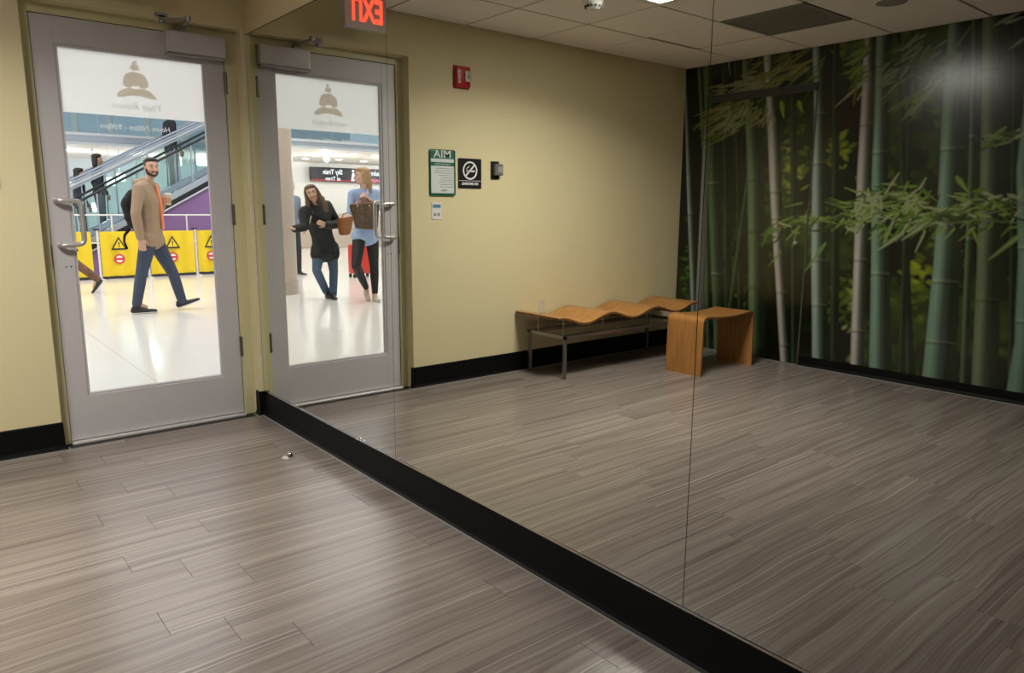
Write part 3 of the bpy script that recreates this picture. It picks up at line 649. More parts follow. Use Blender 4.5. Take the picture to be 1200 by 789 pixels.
# upper sprays
U1 = [(838, 150), (860, 125), (890, 100), (925, 80), (958, 62)]
sprays(U1, 150, 14, 34, 128, 165, 11, [(.14, .16, .045), (.20, .22, .07), (.27, .27, .14), (.10, .13, .03), (.24, .26, .05)]); sprays([(845, 108), (900, 95)], 30, 12, 24, 150, 180, 6, [(.26, .27, .16)]); sprays([(855, 140), (905, 128)], 40, 12, 26, 100, 150, 7, [(.18, .22, .07), (.28, .29, .16)])
for q in ((915, 118, 918, 138, 6, (.30, .36, .05)), (935, 118, 940, 132, 6, (.22, .32, .03)), (852, 60, 856, 88, 2, (.3, .3, .22)), (902, 63, 902, 82, 1.8, (.3, .3, .22))): leaf(*q)
U2 = [(1020, 45), (1012, 70), (1018, 90)]; sprays(U2, 24, 14, 34, 115, 160, 5)
leaf(1016, 92, 978, 126, 3, (.32, .34, .2)); leaf(1012, 75, 995, 92, 4, (.22, .32, .06)); leaf(1005, 90, 1000, 125, 2.5, LC[0])
U3 = [(1036, 98), (1065, 76), (1085, 55), (1105, 45)]; sprays(U3, 34, 14, 36, 125, 160, 12, [(.10, .14, .03), (.2, .24, .12), (.26, .28, .18)])
twig([(1042, 130), (1075, 108), (1098, 95), (1118, 58), (1135, 35)], (.16, .2, .07), 1.6); sprays([(1070, 125), (1110, 90), (1130, 55)], 22, 12, 34, 110, 160, 8, [(.12, .17, .04), (.22, .26, .12)])
leaf(1093, 105, 1064, 136, 3, (.25, .3, .14)); leaf(1180, 148, 1150, 172, 4, (.2, .3, .06)); leaf(1176, 28, 1200, 20, 2, (.35, .35, .3)); leaf(1200, 45, 1180, 60, 2, (.25, .27, .2)); leaf(1165, 30, 1200, 12, 2, (.3, .32, .25))
sprays([(1150, 170), (1200, 150)], 16, 10, 22, 130, 180, 6)
img = np.clip((img**1.12)*.96, .002, .9)
m = bpy.data.materials.new('bamboo_print'); m.use_nodes = True; nt = m.node_tree; b = nt.nodes['Principled BSDF']
at_ = nt.nodes.new('ShaderNodeAttribute'); at_.attribute_name = 'print'; nt.links.new(at_.outputs['Color'], b.inputs['Base Color'])
b.inputs['Roughness'].default_value = .215; b.inputs['Specular IOR Level'].default_value = .6; mMural = m
def grid_piece(name, ya, yb, za, zb, x, parent=None):
    j0, j1 = int(round(-ya/7*ny)), int(round(-yb/7*ny)); i0, i1 = int(round(za/CZ*nz)), int(round(zb/CZ*nz))
    Y = YY[i0:i1+1, j0:j1+1]; Z = ZZ[i0:i1+1, j0:j1+1]; nr, nc = Y.shape
    co = np.stack([np.full(Y.shape, x), Y, Z], -1).reshape(-1, 3); idx = np.arange(nr*nc).reshape(nr, nc)
    f = np.stack([idx[:-1, :-1], idx[:-1, 1:], idx[1:, 1:], idx[1:, :-1]], -1).reshape(-1, 4)[:, ::-1]
    me = bpy.data.meshes.new(name); me.vertices.add(len(co)); me.vertices.foreach_set('co', co.ravel()); nf = len(f)
    me.loops.add(nf*4); me.loops.foreach_set('vertex_index', f.ravel().astype(np.int32)); me.polygons.add(nf)
    me.polygons.foreach_set('loop_start', np.arange(0, nf*4, 4, dtype=np.int32)); me.update(calc_edges=True)
    ca = me.color_attributes.new('print', 'FLOAT_COLOR', 'POINT'); c4 = np.concatenate([img[i0:i1+1, j0:j1+1].reshape(-1, 3), np.ones((nr*nc, 1))], 1); ca.data.foreach_set('color', c4.ravel())
    me.validate(); return finish(name, me, mMural, parent)
DA, DB, DH = -.30, -1.245, 2.15
mu = thing('bamboo_mural', 'wall size photo mural of green bamboo stems and leaves, seen in the mirror', 'mural', (-W, -3.5, 0))
for a in ((0, DA, 0, CZ), (DA, DB, DH, CZ), (DB, -7, 0, CZ)): grid_piece('print_sheet', *a, -W, mu)
bm = B(); box(bm, -W-.008, -W-.0005, DA, 0, 0, CZ); box(bm, -W-.008, -W-.0005, DB, DA, DH, CZ); box(bm, -W-.008, -W-.0005, YB, DB, 0, CZ); obj('backing', bm, mDark, mu)
d2 = sroot('door_2', (-W, (DA+DB)/2, 0))
grid_piece('door_print', DA-.001, DB+.007, .008, DH-.002, -W-.004, d2); obj('door_leaf', bx(-W-.0075, -W-.0045, DB+.006, DA-.006, .008, DH-.008), mDark, d2)
mDk2 = mat('dark_bronze_trim', (.035, .036, .03), .5)
obj('door_head', bx(-W, -W+.022, DB-.01, DA+.01, DH-.005, DH+.055, bev=.002), mDk2, d2)
obj('edge_strip', bx(-W-.002, -W+.004, DB-.012, DB, 0, DH), mat('edge_grey', (.06, .065, .055), .35), d2)
obj('knob', lathe(B(), [(.013, 0), (.015, .006), (.016, .02), (.010, .03), (.002, .032)], (-W-.003, -1.165, .985), 18, 'x'), mSteel, d2, True)
obj('threshold', bx(-W-.004, -W+.012, DB, DA, 0, .005), mat('strip', (.25, .23, .2), .35), d2)
#__PART2__
# ------------------------------------------------------------------ concourse shell
mTer = mat('polished_terrazzo', (.80, .77, .72), .16, var=.05, vscale=30, spec=.6)
mCW = mat('white_panel', (.78, .78, .77), .5); mSoff = mat('soffit_white', (.80, .78, .76), .6); mBlueG = glassmat('blue_balustrade_glass', (.84, .92, .95)); mTealG = glassmat('teal_glass', (.925, .965, .965))
mMetB = mat('cool_brushed_metal', (.42, .48, .58), .3, metal=.5); mMetL = mat('light_metal', (.66, .70, .75), .3, metal=.4); mHand = mat('black_handrail', (.012, .014, .02), .3)
mPurple = mat('purple_cladding', (.25, .14, .33), .45); mBeige = mat('beige_panel', (.52, .44, .37), .55)
fo = struct(obj('concourse_floor', bx(-16, 14, .0, 34, -.1, -.004), mDark))
# slabs of terrazzo
cache2 = {}
for i in range(-6, 6):
    for j in range(0, 12):
        x0, y0_ = i*2.4-.3, .16+j*2.4
        if (i, j) and not ((-5 <= i <= 3)): continue
        k = 'a'
        if k not in cache2:
            bm = box(B(), -1.1985, 1.1985, -1.1985, 1.1985, -.004, 0); me = bpy.data.meshes.new('slab'); bm.to_mesh(me); bm.free(); me.materials.append(mTer); cache2[k] = me
        o = bpy.data.objects.new('slab', cache2[k]); C.objects.link(o); o.parent = fo; o.location = (x0+1.2, y0_+1.2, 0)
struct(obj('concourse_ceiling', bx(-16, 14, .26, 16, 6, 6.2), mSoff))
struct(obj('wall_far', bx(-16, 14, 30, 30.2, 0, 6), mat('far_wall_grey', (.55, .63, .66), .5)))
# upper walkway decks with fascia and glass balustrades
def deck(name, x0, x1, yf, z0, z1):
    dk = struct(obj(name, bx(x0, x1, yf, 30, z0, z1), mSoff))
    obj('fascia', bx(x0, x1, yf-.05, yf, z0-.02, z0+.05), mMetL, dk); obj('fascia', bx(x0, x1, yf-.07, yf, z0+.05, z1-.06), mMetB, dk); obj('fascia', bx(x0, x1, yf-.09, yf, z1-.06, z1), mMetL, dk)
    n = int((x1-x0)/1.5)
    for k in range(n):
        a = x0+k*(x1-x0)/n; obj('balustrade_pane', bx(a+.01, a+(x1-x0)/n-.01, yf-.04, yf-.025, z1, z1+1.1), mBlueG, dk)
        if k % 2: obj('post', bx(a-.012, a+.012, yf-.06, yf-.03, z1-.1, z1+1.12), mHand, dk)
    obj('rail', tb([(x0, yf-.03, z1+1.12), (x1, yf-.03, z1+1.12)], .03, 8), mMetL, dk)
    return dk
deck('upper_walkway', -1.0, 14, 15, 2.62, 2.86)
deck('side_walkway', -16, -3.2, 12.2, 2.60, 2.78)
struct(obj('upper_wall', bx(-3.3, 14, 21, 21.2, 0, 6), mat('pale_blue_wall', (.62, .72, .78), .5)))
for x in (1.75, 2.5, 3.35, 4.3): tag(obj('column', lathe(B(), [(.075, 2.86), (.075, 6)], (x, 16.2, 0), 16), mat('reflection_white', (.8, .78, .72), .25), None, True), {1.75: 'leftmost slim white column behind the blue glass balustrade', 2.5: 'second slim white column from the left behind blue glass', 3.35: 'third slim white column from the left behind blue glass', 4.3: 'rightmost slim white column behind blue glass by the escalator'}[x], 'column', 'slim columns on the upper walkway')  # white columns added to imitate streaks reflected in the balustrade glass
# far white wall with a low beige counter, seen in the mirror
ww = struct(obj('wall_white', bx(-13, -3.4, 17.6, 17.8, 0, 2.6), mat('bright_white', (.9, .9, .9), .5)))
ct = tag(obj('counter', bx(-12, -3.6, 16.9, 17.5, 0, 1.02, bev=.01), mBeige), 'long low beige counter against the far white wall', 'counter')
# downlights
mLamp = emis('downlight_glow', (1, .95, .88), 9)
k = 0
for (u, v, m_) in ((358, 186, 1), (369, 182, 1), (397, 187, 1), (414, 180, 1), (426, 189, 1), (344, 182, 1), (385, 179, 1), (440, 182, 1), (134, 180, 0), (108, 178, 0)):
    z = 2.595 if m_ else 2.615
    d_ = CF+CR*((u-600)/FPX)-CU*((v-394.5)/FPX); tt = (z-CAM[2])/d_.z; p = Vector(CAM)+d_*tt
    if m_: p.x = -p.x
    t = thing('downlight', ['round ceiling downlight, first', 'x'][0], 'ceiling light', (p.x, p.y, z), 'concourse ceiling downlights')
    ords = {344: 'leftmost', 358: 'second from left', 369: 'third from left', 385: 'fourth from left', 397: 'fifth from left', 414: 'sixth from left', 426: 'seventh from left', 440: 'rightmost'}
    t['label'] = ('glowing ceiling downlight, '+ords[u]+' of those in the mirrored door glass') if m_ else ('glowing ceiling downlight above the escalator riders, '+('right one' if u == 134 else 'left one'))
    obj('lamp', lathe(B(), [(.09, 0), (.09, -.01), (.02, -.012)], p, 16), mLamp, t); obj('trim_ring', lathe(B(), [(.12, .004), (.12, -.004), (.1, -.008), (.1, .004)], p, 20), mCW, t)
# big round column, seen in the mirror at the left of the glass
t = thing('round_column', 'wide beige round column beside the smiling woman', 'column', (-2.42, 6.10, 0))
cx_, cy_, cr_ = -2.42, 6.10, .37
obj('shaft', lathe(B(), [(cr_, .22), (cr_, 6)], (cx_, cy_, 0), 48), mat('column_beige', (.56, .46, .38), .35), t, True)
obj('base_band', lathe(B(), [(cr_+.012, 0), (cr_+.012, .215), (cr_, .22)], (cx_, cy_, 0), 48), mat('column_base', (.50, .41, .34), .3), t, True)
# hanging sign
t = thing('hanging_sign', 'long black overhead sign with white lettering and red lower band', 'sign', (-9.3, 17.3, 2.0))
A_ = atm(364, 200, 17.3); D_ = atm(364, 212, 17.3)
z1_, z0_ = A_.z, D_.z; xr = A_.x
obj('board', bx(xr-3.9, xr, 17.3, 17.4, z0_, z1_+.12, bev=.01), mat('sign_black', (.02, .022, .03), .4), t)
obj('red_band', bx(xr-3.9, xr, 17.29, 17.30, z0_+.01, z0_+.06), mat('sign_red', (.35, .03, .04), .4), t)
mLt = emis('sign_letters', (.9, .95, 1), 1.2); zc = (z0_+z1_)/2
text('lettering', 'Sky Train', mLt, t, (xr-.72, 17.285, zc+.13), .20, (1, 0, 0), width=.66, bold=.006)
text('lettering', 'al Tren', mLt, t, (xr-.72, 17.285, zc-.07), .15, (1, 0, 0), width=.5, bold=.004)
text('lettering', 'Baggage Claim', mLt, t, (xr-2.75, 17.285, zc+.13), .20, (1, 0, 0), width=1.5, bold=.006)
text('lettering', 'Equipajes', emis('sign_pink', (1, .35, .5), 1.0), t, (xr-2.4, 17.285, zc-.07), .15, (1, 0, 0), width=.9, bold=.004)
bm = B(); lathe(bm, [(.04, -.01), (.04, .01)], (xr-1.42, 17.28, zc+.19), 12, 'y'); prism(bm, [(xr-1.50, zc-.12), (xr-1.34, zc-.12), (xr-1.39, zc+.13), (xr-1.45, zc+.13)], 'y', 17.27, 17.285); obj('pictogram', bm, mLt, t)
for q in (.4, 3.4): obj('hanger', tb([(xr-q, 17.35, z1_+.1), (xr-q, 17.35, 2.61)], .015, 8), mMetL, t)

# ------------------------------------------------------------------ escalators
def escalator(name, label, yn, yf, zbase, xa, xb, clad, band, SL):
    """zbase: height of the skirt line at x = 0; runs up to the right"""
    t = thing(name, label, 'escalator', ((xa+xb)/2, (yn+yf)/2, 0))
    Z = lambda x: zbase+SL*x
    def strip(nm, y0, y1, lo, hi, m_, a=xa, b=xb):
        return obj(nm, prism(B(), [(a, max(0, Z(a)+lo)), (b, Z(b)+lo), (b, Z(b)+hi), (a, max(.001, Z(a)+hi))], 'y', y0, y1), m_, t)
    x0_ = max(xa, -zbase/SL+.05)
    obj('side_cladding', prism(B(), [(x0_, 0), (xb, 0), (xb, Z(xb)-.02), (x0_, max(.03, Z(x0_)-.02))], 'y', yn, yn+.08), clad, t)
    top = 1.22 if band else .90
    for y in (yn, yf):
        strip('white_trim', y-.06, y+.04, -.03, .0, mMetL); strip('skirt', y-.05, y+.04, .0, .10, mHand); strip('deck_band', y-.055, y+.045, .10, .22, mMetB)
        L_ = (xb-xa)/6
        for q in range(6):
            a = xa+q*L_; strip('glass_pane', y-.006, y+.006, .22, top, mTealG, a+.012, a+L_-.012)
            obj('baluster', bx(a-.012, a+.012, y-.012, y+.012, max(.02, Z(a)+.2), Z(a)+top), mMetB, t)
        if band:
            for q in range(3): strip('rail_band', y-.04-.012*(q % 2), y+.04, top+q*.055, top+(q+.8)*.055, (mMetB, mMetL)[q % 2])
        obj('handrail', tb([(xa, y, Z(xa)+top+(.19 if band else .02)), (xb, y, Z(xb)+top+(.19 if band else .02))], .022, 10), mMetB if band else mHand, t)
    x = xa
    while x < xb-.3:
        obj('step', bx(x, x+.41, yn+.06, yf-.06, max(.0, Z(x)-.10), Z(x)+.12), mStep, t); x += .4
    return t
mStep = mat('step_metal', (.5, .56, .58), .5); SL = .562; _a, _b = at(84, 217, 12.6), at(240, 144.5, 12.6); SL2 = (_b.z-_a.z)/(_b.x-_a.x)
def zb(u, v, Y, SL=.562): p = at(u, v, Y); return p.z-SL*p.x
e1 = escalator('escalator', 'nearer escalator rising to the right above purple cladding behind the yellow barriers', 10.6, 11.7, zb(193, 247.7, 10.6)+.03, 0.25, 5.2, mPurple, 0, SL)
ZB2 = zb(84, 217, 12.6, SL2)-1.31
e2 = escalator('escalator', 'farther escalator with wide silver side bands carrying riders', 12.6, 13.6, ZB2, 0.55, 4.3, mat('grey_cladding', (.5, .56, .6), .5), 1, SL2)
# white tube guard rail behind the barrier
t = thing('guard_rail', 'thin white tube guard rail above the yellow barriers', 'railing', (1.8, 10.2, 0))
for z in (1.08, .60): obj('rail', tb([(.2, 10.2, z), (4.2, 10.2, z)], .014, 8), mCW, t)
for x in (.2, 1.2, 2.45, 3.5, 4.2): obj('post', tb([(x, 10.2, 0), (x, 10.2, 1.08)], .014, 8), mCW, t)
# glowing boxes added on rods to imitate lights reflected in the escalator glass
mLW = emis('reflected_light_white', (1, .97, .9), 2.6)
for u, v, s_, lab in ((239, 187, .16, 'large hanging square lamp rightmost behind the escalator glass'), (206, 189, .12, 'hanging square lamp right of the walking man, under the larger one'), (224, 243, .10, 'low hanging square lamp just above the purple cladding'),
                  (141, 208, .10, 'hanging square lamp above the barrier, nearest to the walking man on his left'), (129, 213, .10, 'hanging square lamp second to the left of the walking man'), (114, 243, .11, 'lowest hanging square lamp at the left of the glass')):
    p = at(u, v, 16.4); t = thing('reflected_light_box', lab, 'lamp', p)
    obj('glow_box', bx(p.x-s_, p.x+s_, p.y-s_, p.y+s_, p.z-s_, p.z+s_, bev=.02), mLW, t); obj('added_rod', tb([(p.x, p.y, min(p.z+s_, 2.6)), (p.x, p.y, 2.625)], .012, 6), mMetL, t)

# ------------------------------------------------------------------ yellow barriers
mYel = mat('yellow_fabric', (.80, .58, .015), .55, bump=.6, bscale=5, var=.06, vscale=4); mSign = mat('sign_black_print', (.02, .02, .02), .5); mRd = mat('sign_red_print', (.62, .05, .06), .5); mPst = mat('white_post', (.68, .68, .68), .35)
def barrier(x0, x1, sx, lab, Y=9.7):
    t = thing('barrier', lab, 'barrier', ((x0+x1)/2, Y, 0), 'yellow barriers in front of the escalator')
    n = 14; bm = B(); R = []
    for k in range(n+1):
        x = x0+.03+(x1-x0-.06)*k/n; dy = .012*math.sin(k*1.3+x0*3)
        R.append([bm.verts.new(q) for q in ((x, Y+dy, .05), (x, Y+dy*1.5, .42), (x, Y+dy, .81-.006*math.sin(math.pi*k/n)), (x, Y+dy+.006, .81), (x, Y+dy+.006, .05))])
    for A, D in zip(R, R[1:]):
        for q in range(5): bm.faces.new((A[q], A[(q+1) % 5], D[(q+1) % 5], D[q]))
    bm.faces.new(R[0][::-1]); bm.faces.new(R[-1]); obj('fabric', bm, mYel, t, True)
    obj('hem', bx(x0+.03, x1-.03, Y-.012, Y+.014, .012, .055, bev=.004), mSign, t)
    obj('post', tb([(x0, Y, 0), (x0, Y, .86)], .018, 10), mPst, t); obj('foot', bx(x0-.03, x0+.03, Y-.18, Y+.18, 0, .02, bev=.004), mPst, t); obj('clip', bx(x0-.06, x0+.03, Y-.02, Y+.02, .83, .86, bev=.004), mSign, t)
    tri = lambda s, cz: [(sx-s, cz-s*.8), (sx+s, cz-s*.8), (sx, cz+s)]
    g = obj('warning_triangle', prism(B(), tri(.125, .60), 'y', Y-.019, Y-.017), mSign, t); obj('triangle_field', prism(B(), tri(.085, .596), 'y', Y-.021, Y-.0195), mYel, g)
    text('mark', '!', mSign, g, (sx, Y-.022, .585), .12, (1, 0, 0), bold=.003)
    r_ = obj('round_mark', lathe(B(), [(.085, -.001), (.085, .001)], (sx-.01, Y-.02, .345), 24, 'y'), mRd, t); obj('centre_field', lathe(B(), [(.058, -.001), (.058, .001)], (sx-.01, Y-.0225, .345), 20, 'y'), mWp, r_)
    obj('centre_bar', bx(sx-.075, sx+.055, Y-.026, Y-.024, .325, .365), mRd, r_)
barrier(.87, 1.63, 1.18, 'yellow fabric barrier with warning triangle left of the walking man')
barrier(1.63, 2.44, 2.04, 'yellow fabric barrier with warning triangle partly behind the walking man')
barrier(2.44, 3.2, 2.71, 'yellow fabric barrier rightmost through the door glass')
barrier(-.05, .80, .45, 'yellow fabric barrier at the left beside the door handle')

# ------------------------------------------------------------------ people
ICO = []
def _ico():
    bm = B(); bmesh.ops.create_icosphere(bm, subdivisions=2, radius=1); p = [v.co.copy() for v in bm.verts]; bm.free(); return p
ICO = _ico()
I3 = Matrix.Identity(3)
def hull(tgt, sph):
    bm = B(); vs = []
    for s in sph:
        c, r = Vector(s[0]), s[1]; Mx = s[2] if len(s) > 2 else I3
        r = Vector(r) if isinstance(r, (tuple, list)) else Vector((r, r, r))
        for p in ICO: vs.append(bm.verts.new(c+Mx @ Vector((p.x*r.x, p.y*r.y, p.z*r.z))))
    g = bmesh.ops.convex_hull(bm, input=vs)
    bad = list({e for e in g['geom_interior']+g['geom_unused'] if isinstance(e, bmesh.types.BMVert)})
    bmesh.ops.delete(bm, geom=bad, context='VERTS')
    me = bpy.data.meshes.new('h'); bm.to_mesh(me); bm.free(); tgt.from_mesh(me); bpy.data.meshes.remove(me)
def chain(tgt, pts, rs):
    for a, b, ra, rb in zip(pts, pts[1:], rs, rs[1:]): hull(tgt, [(a, ra), (b, rb)])
def fuse(name, bm, vox, mat_, parent, sm=6, dec=None):
    me = bpy.data.meshes.new('tmp'); bmesh.ops.recalc_face_normals(bm, faces=bm.faces); bm.to_mesh(me); bm.free(); o = bpy.data.objects.new('tmp', me); C.objects.link(o)
    r = o.modifiers.new('r', 'REMESH'); r.mode = 'VOXEL'; r.voxel_size = vox
    s = o.modifiers.new('s', 'SMOOTH'); s.iterations = sm; s.factor = .5
    if dec: dd = o.modifiers.new('d', 'DECIMATE'); dd.ratio = dec
    bpy.context.view_layer.update(); me2 = bpy.data.meshes.new_from_object(o.evaluated_get(bpy.context.evaluated_depsgraph_get()))
    bpy.data.objects.remove(o); bpy.data.meshes.remove(me); me2.name = name; me2.materials.clear()
    f = finish(name, me2, mat_, parent); me2.shade_smooth(); return f
def frame(fwd, up=(0, 0, 1)):
    f = Vector(fwd).normalized(); s = f.cross(Vector(up)).normalized(); u = s.cross(f); return Matrix((s, f, u)).transposed()   # columns: right side, forward, up
def hand(bm, wr, d, pn, side=1, curl=.35, sc=1.0):
    """wr wrist, d direction of the hand, pn palm normal; thumb on side"""
    d = Vector(d).normalized(); pn = Vector(pn); pn = (pn-d*pn.dot(d)).normalized(); s = d.cross(pn)*side; wr = Vector(wr)
    R_ = lambda a, b, c: wr+(d*a+s*b+pn*c)*sc
    hull(bm, [(wr, .022*sc), (R_(.03, .018, 0), .016*sc), (R_(.03, -.016, 0), .016*sc), (R_(.085, .030, 0), .0125*sc), (R_(.082, -.028, 0), .0115*sc), (R_(.088, 0, 0), .0125*sc)])
    for b, ln in ((.030, .070), (.010, .079), (-.010, .073), (-.029, .058)):
        p = R_(.085, b, 0); a = curl; pts = [p]
        for q in (.45, .32, .25):
            dd = d*math.cos(a)+pn*math.sin(a)+s*(b*1.2); p = p+dd.normalized()*ln*q*sc; pts.append(p); a += curl*1.3
        chain(bm, pts, [.0092*sc, .0086*sc, .008*sc, .007*sc])
    p0 = R_(.025, .026, .004); p1 = R_(.055, .052, .014); p2 = R_(.082, .060, .022+.02*curl)
    chain(bm, [p0, p1, p2], [.013*sc, .0105*sc, .0085*sc])
def head_parts(bm, c, H, k=1.0, beard=False):
    """c centre of the head, H frame (side, forward, up)"""
    P = lambda x, y, z: Vector(c)+H @ Vector((x*k, y*k, z*k)); r = lambda *a: tuple(q*k for q in a)
    hull(bm, [(P(0, -.012, .035), r(.074, .088, .080), H), (P(0, .010, .015), r(.068, .078, .085), H)])
    hull(bm, [(P(0, .012, .0), r(.066, .074, .06), H), (P(0, .045, -.085), r(.026, .026, .022), H), (P(.034, .0, -.055), r(.026, .035, .03), H), (P(-.034, .0, -.055), r(.026, .035, .03), H)])
    chain(bm, [P(0, .088, .018), P(0, .100, -.010), P(0, .108, -.026)], [.009*k, .011*k, .0135*k]); 
    for s in (-1, 1):
        hull(bm, [(P(s*.010, .098, -.028), .009*k), (P(s*.013, .090, -.028), .008*k)])
        hull(bm, [(P(s*.014, .085, .032), r(.012, .010, .006), H), (P(s*.045, .070, .032), r(.012, .010, .006), H)])      # brow ridge
        hull(bm, [(P(s*.042, .062, -.022), r(.018, .016, .015), H), (P(s*.03, .07, -.03), r(.012, .012, .012), H)])          # cheek
        hull(bm, [(P(s*.076, -.004, .012), r(.006, .016, .020), H), (P(s*.073, .002, -.018), r(.005, .010, .012), H)])       # ear
    hull(bm, [(P(0, .088, -.048), r(.022, .010, .006), H), (P(0, .086, -.058), r(.019, .010, .006), H)])
def face_detail(par, c, H, k=1.0, lip=(.40, .13, .11), brow=(.02, .012, .008)):
    P = lambda x, y, z: Vector(c)+H @ Vector((x*k, y*k, z*k)); r = lambda *a: tuple(q*k for q in a)
    for s in (-1, 1):
        bm = B(); hull(bm, [(P(s*.030, .0735, .012), r(.015, .008, .0075), H)]); e = obj('eye', bm, mEyeW, par, True)
        bm = B(); hull(bm, [(P(s*.030, .0795, .012), r(.0065, .004, .0068), H)]); obj('iris', bm, mIris, e, True)
        bm = B(); chain(bm, [P(s*.014, .0935, .030), P(s*.033, .0885, .037), P(s*.052, .073, .030)], [.002*k, .003*k, .002*k]); obj('eyebrow', bm, mat('brow', brow, .8), par, True)
    bm = B(); chain(bm, [P(-.022, .0905, -.050), P(0, .0985, -.052), P(.022, .0905, -.050)], [.003*k, .0052*k, .003*k]); obj('lips', bm, mat('lips', lip, .5), par, True)
mEyeW = mat('eye_white', (.65, .62, .6), .3); mIris = mat('iris', (.03, .015, .01), .2)
mSkin = mat('skin', (.56, .33, .23), .5, var=.04); mSkinF = mat('fair_skin', (.68, .42, .33), .5, var=.04)

def person(lab, loc, J, skin, top, legs_, shoes, hair, **o):
    """J: joint positions in the world. One continuous body; clothes, hair and face details are its parts."""
    t = thing('person', lab, 'person', loc)
    k = o.get('k', 1.0); vox = o.get('vox', .006); F = Vector(o['fwd']).normalized(); H = frame(o['face'], o.get('hup', (0, 0, 1)))
    hc = Vector(J['head']); nk = Vector(J['neck']); sL, sR = Vector(J['shL']), Vector(J['shR']); hL, hR = Vector(J['hipL']), Vector(J['hipR'])
    T = frame(F, (nk-(hL+hR)/2).normalized()); pel = (hL+hR)/2
    def torso(bm, g, hem=0, belly=0):
        q = lambda a: a*k+g
        ch = nk.lerp(pel, .34); wa = nk.lerp(pel, .68)
        hull(bm, [(sL, q(.048)), (sR, q(.048)), (nk-Vector((0, 0, .03)), q(.05)), (ch, (q(.150), q(.105), q(.09)), T)])
        hull(bm, [(ch, (q(.150), q(.105), q(.09)), T), (wa, (q(.128), q(.092+belly), q(.07)), T)])
        hull(bm, [(wa, (q(.128), q(.092+belly), q(.07)), T), (pel, (q(.150), q(.105+belly), q(.08)), T)])
        if hem: 
            dn = (pel-nk).normalized(); hull(bm, [(pel, (q(.150), q(.105), q(.06)), T), (pel+dn*hem, (q(.155), q(.112), q(.02)), T)])
    def arms(bm, g, cuff=None):
        for s in 'LR':
            a, e, w_ = Vector(J['sh'+s]), Vector(J['el'+s]), Vector(J['wr'+s]); end = w_ if cuff is None else e.lerp(w_, cuff)
            chain(bm, [a, a.lerp(e, .5), e], [.052*k+g, .044*k+g, .038*k+g])
            chain(bm, [e, e.lerp(end, .4), end], [.038*k+g, .037*k+g, (.024*k if cuff is None else .028*k)+g])
    def legs(bm, g, end=1.0, flare=0):
        for s in 'LR':
            a, kn, an = Vector(J['hip'+s]), Vector(J['kn'+s]), Vector(J['an'+s]); e = kn.lerp(an, end)
            chain(bm, [a, a.lerp(kn, .45), kn], [.086*k+g, .074*k+g, .054*k+g])
            chain(bm, [kn, kn.lerp(an, .3), e], [.054*k+g, .054*k+g, .034*k+g+flare])
    bm = B(); head_parts(bm, hc, H, o.get('hk', 1.0))
    hull(bm, [(hc+H @ Vector((0, -.025, -.06)), .048*k), (nk-Vector((0, 0, .01)), .052*k)])
    torso(bm, 0); arms(bm, 0); legs(bm, 0)
    for s in 'LR':
        hd_ = J.get('hd'+s)
        if hd_: hand(bm, J['wr'+s], hd_[0], hd_[1], hd_[2], hd_[3], k)
        a, te = Vector(J['an'+s]), Vector(J['toe'+s]); fd = Vector(J['pitch'+s]).normalized() if 'pitch'+s in J else Vector((te.x-a.x, te.y-a.y, 0)).normalized(); hull(bm, [(a, .033*k), (a+fd*.09*k-Vector((0, 0, .045*k)), .022*k)])
    body = fuse('body', bm, o.get('bvox', vox), skin, t, 4)
    if o.get('face_on', True): face_detail(body, hc, H, o.get('hk', 1.0), o.get('lip', (.40, .13, .11)), o.get('brow', (.02, .012, .008)))
    bm = B(); torso(bm, o.get('tg', .016), o.get('hem', .05)); arms(bm, o.get('tg', .016)*.8, o.get('cuff', .95))
    if o.get('skirt'): hull(bm, [(q_, .088*k+o.get('tg', .016)) for q_ in (hL, hR, hL.lerp(Vector(J['knL']), o['skirt']), hR.lerp(Vector(J['knR']), o['skirt']))])
    hd2 = (pel-nk).normalized()*o.get('hipdrop', .0); gg = o.get('tg', .016)
    hull(bm, [(hL+hd2, .090*k+gg), (hR+hd2, .090*k+gg), (pel-hd2*.2+(nk-pel)*.15, (.13*k+gg, .09*k+gg, .05), T)])
    for ex_ in o.get('top_extra', []): hull(bm, ex_)
    tp = fuse(o.get('topname', 'jacket'), bm, vox, top, t, 5)
    bm = B(); hull(bm, [(pel+Vector((0, 0, .04)), (.145*k, .105*k, .05), T), (hL, .09*k), (hR, .09*k)]); legs(bm, .010, o.get('lend', 1.0), o.get('flare', .010)); fuse(o.get('legname', 'jeans'), bm, vox, legs_, t, 4)
    for s in 'LR':
        a, te = Vector(J['an'+s]), Vector(J['toe'+s]); d_ = (te-a); fl_ = Vector((d_.x, d_.y, 0)).normalized() if 'pitch'+s not in J else Vector(J['pitch'+s]).normalized()
        SF = frame(fl_); up = SF @ Vector((0, 0, 1)); sole = J.get('heel'+s) and Vector(J['heel'+s]) or a-up*.085*k-fl_*.03
        bm = B(); hull(bm, [(sole+fl_*.02+up*.04, (.036*k, .036*k, .035*k), SF), (sole+fl_*.10+up*.032, (.038*k, .05*k, .028*k), SF), (sole+fl_*.235*k+up*.026, (.036*k, .032*k, .02*k), SF)])
        hull(bm, [(sole+fl_*.035+up*.07, (.036*k, .04*k, .03*k), SF), (sole+fl_*.10+up*.05, (.03*k, .04*k, .025*k), SF)])
        sh_ = fuse('shoe', bm, .006, shoes, t, 3)
        bm = B(); hull(bm, [(sole+fl_*.025+up*.008, (.038*k, .034*k, .009), SF), (sole+fl_*.10+up*.008, (.041*k, .04*k, .009), SF), (sole+fl_*.24*k+up*.012, (.037*k, .034*k, .009), SF)])
        obj('sole', bm, o.get('sole', mat('sole_white', (.7, .68, .66), .5)), sh_, True)
    bm = B(); P = lambda x, y, z: hc+H @ Vector((x, y, z))
